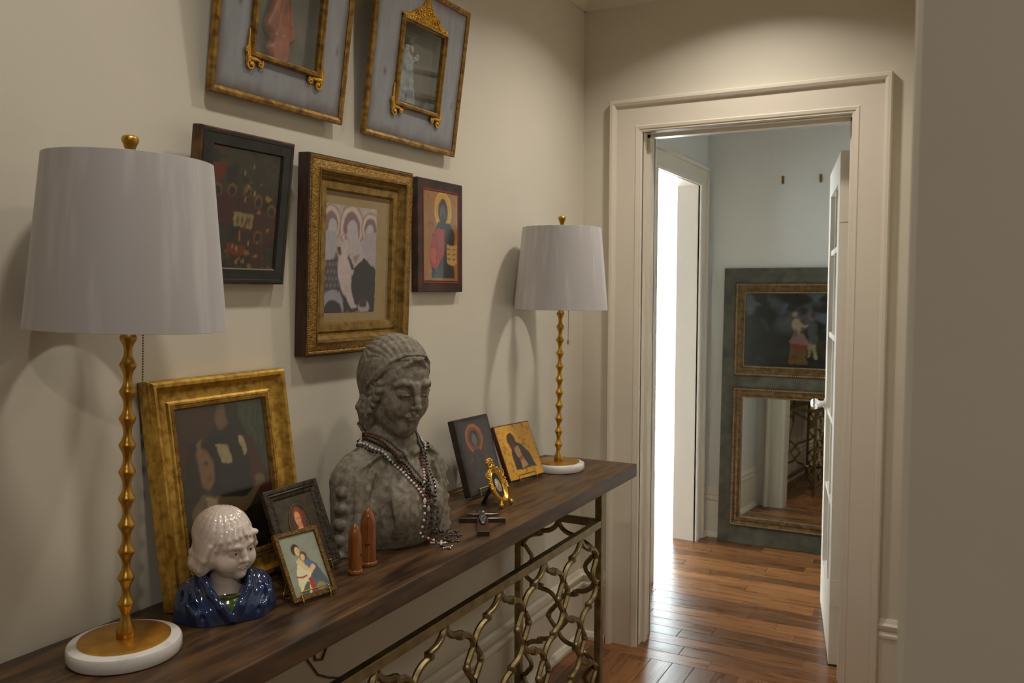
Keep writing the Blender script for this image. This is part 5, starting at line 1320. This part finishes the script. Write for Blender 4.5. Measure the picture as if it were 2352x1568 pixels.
def settle(pts, R_, step, closed):
    """push each bead out of the stone, out of the beads already laid, and up on to the table top"""
    S = SB_S; P = np.array([tuple(p) for p in pts]); e = 0.002
    LP = np.array([q for q, _ in LAID]) if LAID else np.zeros((0, 3)); LR = np.array([x for _, x in LAID]) if LAID else np.zeros(0)
    for it in range(60):
        for k in range(len(P)):
            p = P[k]; q = p / S
            g = np.array([VW.sample(q + np.eye(3)[a] * e) - VW.sample(q - np.eye(3)[a] * e) for a in range(3)]); g /= (np.linalg.norm(g) + 1e-9)
            if len(LP):
                d = p - LP; L = np.linalg.norm(d, axis=1); need = (LR + R_) * 0.99 - L
                for m in np.where(need > 0)[0]:
                    u = d[m] / (L[m] + 1e-9) * 0.6 + g * 0.8
                    u /= np.linalg.norm(u); p = p + u * need[m] * 0.7
            if closed:      # keep the string's own beads apart
                for m in ((k - 1) % len(P), (k + 1) % len(P)):
                    d = p - P[m]; L = np.linalg.norm(d)
                    if 1e-9 < L < 1.96 * R_: p = p + d / L * (1.96 * R_ - L) * 0.5
            sd = VW.sample(p / S) * S
            if sd < 0.88 * R_: p = p + g * (0.90 * R_ - sd)
            if p[2] < R_: p[2] = R_
            P[k] = p
    return [Vector(p) for p in P]
def cross_mesh(s, m):
    mb = MB()
    mb.bbox((-0.0022 * s, -0.018 * s, 0.0002), (0.0022 * s, 0.011 * s, 0.0030 * s), 0.0004); mb.bbox((-0.010 * s, 0.0005 * s, 0.0004), (0.010 * s, 0.0050 * s, 0.0032 * s), 0.0004)
    for q in ((0, -0.018), (0, 0.011), (-0.010, 0.0027), (0.010, 0.0027)): mb.sphere((q[0] * s, q[1] * s, 0.0017 * s), 0.0027 * s, 8, 6)
    mb.tube([(0, 0.011 * s, 0.0018 * s), (0, 0.016 * s, 0.0018 * s)], 0.0009 * s, 6)
    return mb
def rosary(label, bm_, cm_, r, gap, xs, zs, x0, z0, zneck, drop, cross_at, cross_rot, cs=1.0, big=None):
    """xs,zs: half width and height where the strand leaves the neck; x0,z0: where the two sides meet on the breast"""
    t = empty('rosary', MW, label, 'rosary', 'rosaries round the neck of the stone bust')
    S = SB_S
    path = []
    for k in range(25):      # her right side of the neck down to the breast
        q = k / 24; e = q ** 0.85
        path.append(on_front(-xs + (x0 + xs) * e, zs + (z0 - zs) * (q ** 1.12), r))
    for k in range(1, 25):
        q = k / 24; e = 1 - (1 - q) ** 0.85
        path.append(on_front(x0 + (xs - x0) * e, z0 + (zs - z0) * (1 - (1 - q) ** 1.12), r))
    back = []
    for k in range(1, 16):
        a = k / 16
        back.append(on_back(xs * math.cos(math.pi * a), zs + (zneck - zs) * math.sin(math.pi * a), r))
    loop = [Vector(p) * S for p in path + back] + [Vector(path[0]) * S]
    # pendant: down the breast, off its edge, on to the table
    pend = [Vector(on_front(q[0], q[1], r)) * S for q in drop]
    cw = MWi @ Vector((cross_at[0], cross_at[1], ZT + r * S + 0.0002))
    pend.append(pend[-1].lerp(cw, 0.5)); pend.append(cw)
    R_ = r * S
    spots = resample(loop, 2 * R_ + gap); ps = resample(pend, (2 * R_ + gap) * 1.9)[1:-1]
    spots = settle(spots, R_, (2 * R_ + gap) * 0.98, True); ps = settle(ps, R_, 0.0, False)
    for q in spots + ps: LAID.append((np.array(q), R_))
    MB().tube(spots, 0.0007, 5, closed=True).build('cord', cm_, t, 60)
    MB().tube([min(spots, key=lambda q: (q - pend[0]).length)] + ps + [cw], 0.0007, 5).build('cord', cm_, t, 60)
    me = None
    bead_me = MB().sphere((0, 0, 0), R_, 10, 7)
    for i, q in enumerate(spots + ps):
        if me is None:
            o = bead_me.build('bead', bm_, t, 90); me = o.data
        else:
            o = bpy.data.objects.new('bead', me); COL.objects.link(o); o.parent = t
        o.location = q
    # centre medal
    q = settle([pend[0] + Vector((0, -0.004, -0.004))], 0.0045, 0.0, False)[0]
    LAID.append((np.array(q), 0.004))
    MB().sphere((q.x, q.y, q.z), (0.0052, 0.0018, 0.0075), 12, 8).build('medal', cm_ if big is None else big, t, 60)
    c = cross_mesh(cs, cm_).build('cross', cm_ if big is None else big, t, 50)
    c.matrix_local = MWi @ T(cross_at[0], cross_at[1], ZT + 0.0004) @ RZ(cross_rot)
    return t
rosary('rosary of pearl white beads with mother of pearl cross on the stone bust', M_BEADW, M_CORD, 0.0036, 0.0017, 0.082, 0.242, -0.006, 0.128, 0.262, [(-0.006, 0.120), (-0.006, 0.10), (-0.006, 0.075), (-0.007, 0.05), (-0.007, 0.03)], (0.262, 1.690), math.radians(-60), 1.15, M_BEADW)
rosary('rosary of red brown wooden beads with silver links on the stone bust', M_BEADR, M_SILVER, 0.0033, 0.0009, 0.064, 0.262, 0.004, 0.106, 0.285, [(0.004, 0.100), (0.005, 0.08), (0.006, 0.06), (0.006, 0.04), (0.006, 0.025)], (0.295, 1.668), math.radians(-110), 1.25, M_SILVER)
rosary('rosary of black beads lying closest to the neck of the stone bust', M_BEADK, M_PEWTER, 0.0036, 0.0006, 0.072, 0.254, 0.014, 0.122, 0.276, [(0.015, 0.115), (0.017, 0.09), (0.019, 0.065), (0.020, 0.04)], (0.280, 1.720), math.radians(-80), 1.2, M_PEWTER)
rosary('rosary of smoky grey glass beads on the stone bust', M_BEADG, M_PEWTER, 0.0033, 0.0018, 0.058, 0.268, 0.022, 0.140, 0.29, [(0.024, 0.132), (0.025, 0.10), (0.027, 0.07), (0.032, 0.04)], (0.264, 1.766), math.radians(-60), 0.95, M_PEWTER)
rosary('long rosary of small black beads hanging widest on the stone bust', M_BEADK, M_SILVER, 0.0030, 0.0040, 0.090, 0.238, 0.030, 0.110, 0.258, [(0.032, 0.10), (0.042, 0.07), (0.048, 0.045), (0.050, 0.025)], (0.240, 1.792), math.radians(-30), 0.85, M_PEWTER)

# ================================================================== GLAZED BUST OF A CHILD
tCB = empty('ceramic_bust', T(0.150, 1.134, ZT) @ RZ(math.radians(55)), 'glazed ceramic bust of a child with white face, blue cloak and green shirt', 'bust')
CH_M = rot3('Z', 27) @ rot3('X', 7) @ rot3('Y', -4); CH_P = (0.0, -0.004, 0.134)
def sculpt_child():
    hd = Vol((-0.074, -0.078, 0.012), (0.074, 0.078, 0.206), 0.00125)
    hd.cap((0, 0.004, 0.040), (0, 0.0, 0.105), 0.030, 0.0255, 0.012).ell((0, 0.002, 0.022), (0.045, 0.040, 0.030), 0.015)
    hd.frame(CH_M, CH_P)
    hd.ell((0, 0.006, 0.016), (0.045, 0.051, 0.045), 0.006).ell((0, -0.018, -0.014), (0.0395, 0.037, 0.043), 0.012).ell((0, -0.029, 0.014), (0.034, 0.026, 0.028), 0.012)
    hd.ell((0, -0.042, -0.047), (0.012, 0.011, 0.010), 0.010)
    for s in (-1, 1):
        hd.ell((s * 0.0195, -0.035, -0.024), (0.018, 0.016, 0.018), 0.012)
        hd.ell((s * 0.0165, -0.0570, -0.0010), (0.011, 0.0075, 0.0070), 0.008, sub=True)
        hd.ell((s * 0.0165, -0.0445, -0.003), (0.0098, 0.0070, 0.0062), 0.002)
        hd.chain([(s * 0.0075, -0.0505, -0.0025), (s * 0.0125, -0.0520, 0.0010), (s * 0.0195, -0.0510, 0.0010), (s * 0.026, -0.0455, -0.0020)], 0.0012, 0.0010, 0.0016)
        hd.chain([(s * 0.009, -0.0495, -0.006), (s * 0.0145, -0.0505, -0.0078), (s * 0.021, -0.0485, -0.0070)], 0.0008, 0.0008, 0.002)
        hd.chain([(s * 0.006, -0.0535, 0.0075), (s * 0.014, -0.0545, 0.0115), (s * 0.024, -0.0490, 0.0100)], 0.0022, 0.0015, 0.008)
    hd.chain([(0, -0.0520, 0.006), (0, -0.0555, -0.004), (0, -0.0600, -0.0145)], 0.0034, 0.0052, 0.006).ell((0, -0.0605, -0.0165), (0.0060, 0.0052, 0.0048), 0.003)
    for s in (-1, 1):
        hd.ell((s * 0.0056, -0.0550, -0.0180), (0.0036, 0.0042, 0.0031), 0.003)
        hd.ell((s * 0.0042, -0.0520, -0.0292), (0.0066, 0.0040, 0.0024), 0.003, rot3('Y', s * 9))
    hd.ell((0, -0.0515, -0.0342), (0.0066, 0.0044, 0.0029), 0.003)
    hd.chain([(-0.0105, -0.0490, -0.0308), (-0.005, -0.0550, -0.0313), (0.005, -0.0550, -0.0313), (0.0105, -0.0490, -0.0308)], 0.0007, 0.0007, 0.0012, sub=True)
    hd.ell((0, -0.0550, -0.0400), (0.007, 0.004, 0.003), 0.006, sub=True)
    # hair: smooth cap falling to curls at the nape
    clip = lambda x, y, z: -(0.66 * y + 0.75 * z + 0.0125 - 0.16 * np.abs(x))
    hd.ell((0, 0.009, 0.017), (0.0515, 0.0575, 0.0500), 0.005, clip=clip)
    for s in (-1, 1):
        hd.ell((s * 0.038, 0.004, -0.008), (0.0165, 0.030, 0.034), 0.008).ell((s * 0.037, 0.026, -0.036), (0.021, 0.022, 0.019), 0.006).ell((s * 0.047, 0.006, -0.036), (0.013, 0.017, 0.015), 0.006).ell((s * 0.049, 0.022, -0.030), (0.012, 0.012, 0.011), 0.004)
    hd.ell((0, 0.042, -0.028), (0.036, 0.020, 0.030), 0.010)
    # long locks swept from the crown to the sides (shallow grooves) and over the brow
    for i in range(19):
        a = math.radians(-150 + 300 * i / 18)
        pts = []
        for k in range(7):
            t = 0.15 + 1.30 * k / 6
            aa = a + 0.25 * math.sin(t * 1.5)
            pts.append((0.0520 * math.sin(t) * math.sin(aa), 0.009 - 0.0580 * math.sin(t) * math.cos(aa), 0.017 + 0.0505 * math.cos(t)))
        hd.chain(pts, 0.0005, 0.0010, 0.0040, sub=True)
    for s, q0 in ((-1, 0.0), (1, 0.0)):
        for i in range(4):
            x0_ = s * (0.004 + 0.009 * i)
            hd.chain([(x0_ * 0.7, -0.0440 + 0.0012 * i * i, 0.0420 - 0.002 * i), (x0_ + s * 0.002, -0.0525 + 0.0020 * i * i, 0.0290 - 0.003 * i), (x0_ + s * 0.008, -0.0520 + 0.0026 * i * i, 0.0170 - 0.0045 * i)], 0.0042, 0.0022, 0.0035)
        for i in range(5):
            hd.chain([(s * (0.046 - 0.002 * i), -0.020 + 0.012 * i, 0.010), (s * (0.0545 - 0.002 * i), -0.014 + 0.012 * i, -0.014), (s * (0.0560 - 0.003 * i), -0.004 + 0.011 * i, -0.034), (s * (0.050 - 0.002 * i), 0.002 + 0.010 * i, -0.046)], 0.0048, 0.0056, 0.0045)
    hd.ell((0.030, -0.044, 0.025), (0.008, 0.008, 0.0055), 0.005)
    hd.frame()
    # cloak and shirt
    ck = Vol((-0.105, -0.085, -0.004), (0.105, 0.075, 0.105), 0.0014)
    ck.ell((0, 0.004, 0.004), (0.092, 0.056, 0.070), 0.01).cap((-0.056, 0.006, 0.044), (0.056, 0.006, 0.044), 0.026, 0.026, 0.025).ell((0, -0.026, 0.010), (0.066, 0.038, 0.048), 0.02)
    ck.cap((0, 0.012, 0.055), (0, 0.014, 0.082), 0.042, 0.036, 0.015)
    x, y, z = ck.full()
    wedge = np.maximum(np.maximum((np.abs(x) - 0.62 * (z - 0.014)) * 0.85, y - 0.004), -(z - 0.012))
    ck.cut(-wedge.astype(np.float32))
    ck.cut((0.034 - np.sqrt(x ** 2 + (y - 0.002) ** 2 + 0 * z)) * (z > 0.05) - 1.0 * (z <= 0.05))
    for s in (-1, 1):
        ck.chain([(s * 0.040, 0.012, 0.084), (s * 0.040, -0.022, 0.076), (s * 0.032, -0.046, 0.056), (s * 0.016, -0.061, 0.033), (s * 0.003, -0.064, 0.013)], 0.0062, 0.0058, 0.008)
        for q, (dx, r_) in enumerate(((0.016, 0.0038), (0.034, 0.0034))):
            ck.chain([(s * (0.046 + dx * 0.5), 0.0 + 0.002 * q, 0.070 - 0.010 * q), (s * (0.044 + dx * 0.9), -0.032, 0.046 - 0.008 * q), (s * (0.026 + dx), -0.050, 0.022), (s * (0.018 + dx), -0.052, -0.004)], r_, r_ * 0.9, 0.012)
            ck.chain([(s * (0.054 + dx * 0.5), 0.0, 0.066 - 0.010 * q), (s * (0.053 + dx * 0.8), -0.034, 0.040 - 0.008 * q), (s * (0.034 + dx), -0.054, 0.018)], 0.0025, 0.0022, 0.010, sub=True)
    ck.cut(((0.574 * np.abs(x) + 0.819 * y) - 0.133 * z - 0.0600).astype(np.float32))   # flattened back corners
    ck.cut(-z)
    sh = Vol((-0.06, -0.075, 0.0), (0.06, 0.05, 0.095), 0.0016)
    sh.ell((0, -0.012, 0.002), (0.050, 0.048, 0.046), 0.006)
    sh.chain([(-0.034, -0.018, 0.047), (-0.020, -0.034, 0.043), (0, -0.040, 0.041), (0.020, -0.034, 0.043), (0.034, -0.018, 0.047)], 0.0024, 0.0024, 0.003)
    sh.cut(-(sh.full()[2] - 0.004))
    return hd, ck, sh
hd, ck, sh_ = sculpt_child()
hd.build('head', M_CERW, tCB); ck.build('cloak', M_CERB, tCB); sh_.build('shirt', M_CERG, tCB)
HM = Matrix(CH_M.tolist()).to_4x4(); HM.translation = Vector(CH_P)
for s in (-1, 1):
    MB().sphere((s * 0.0160 + 0.0015, -0.0505, -0.0030), (0.0030, 0.0014, 0.0029), 10, 8, HM).build('pupil', M_DARK, tCB, 60)
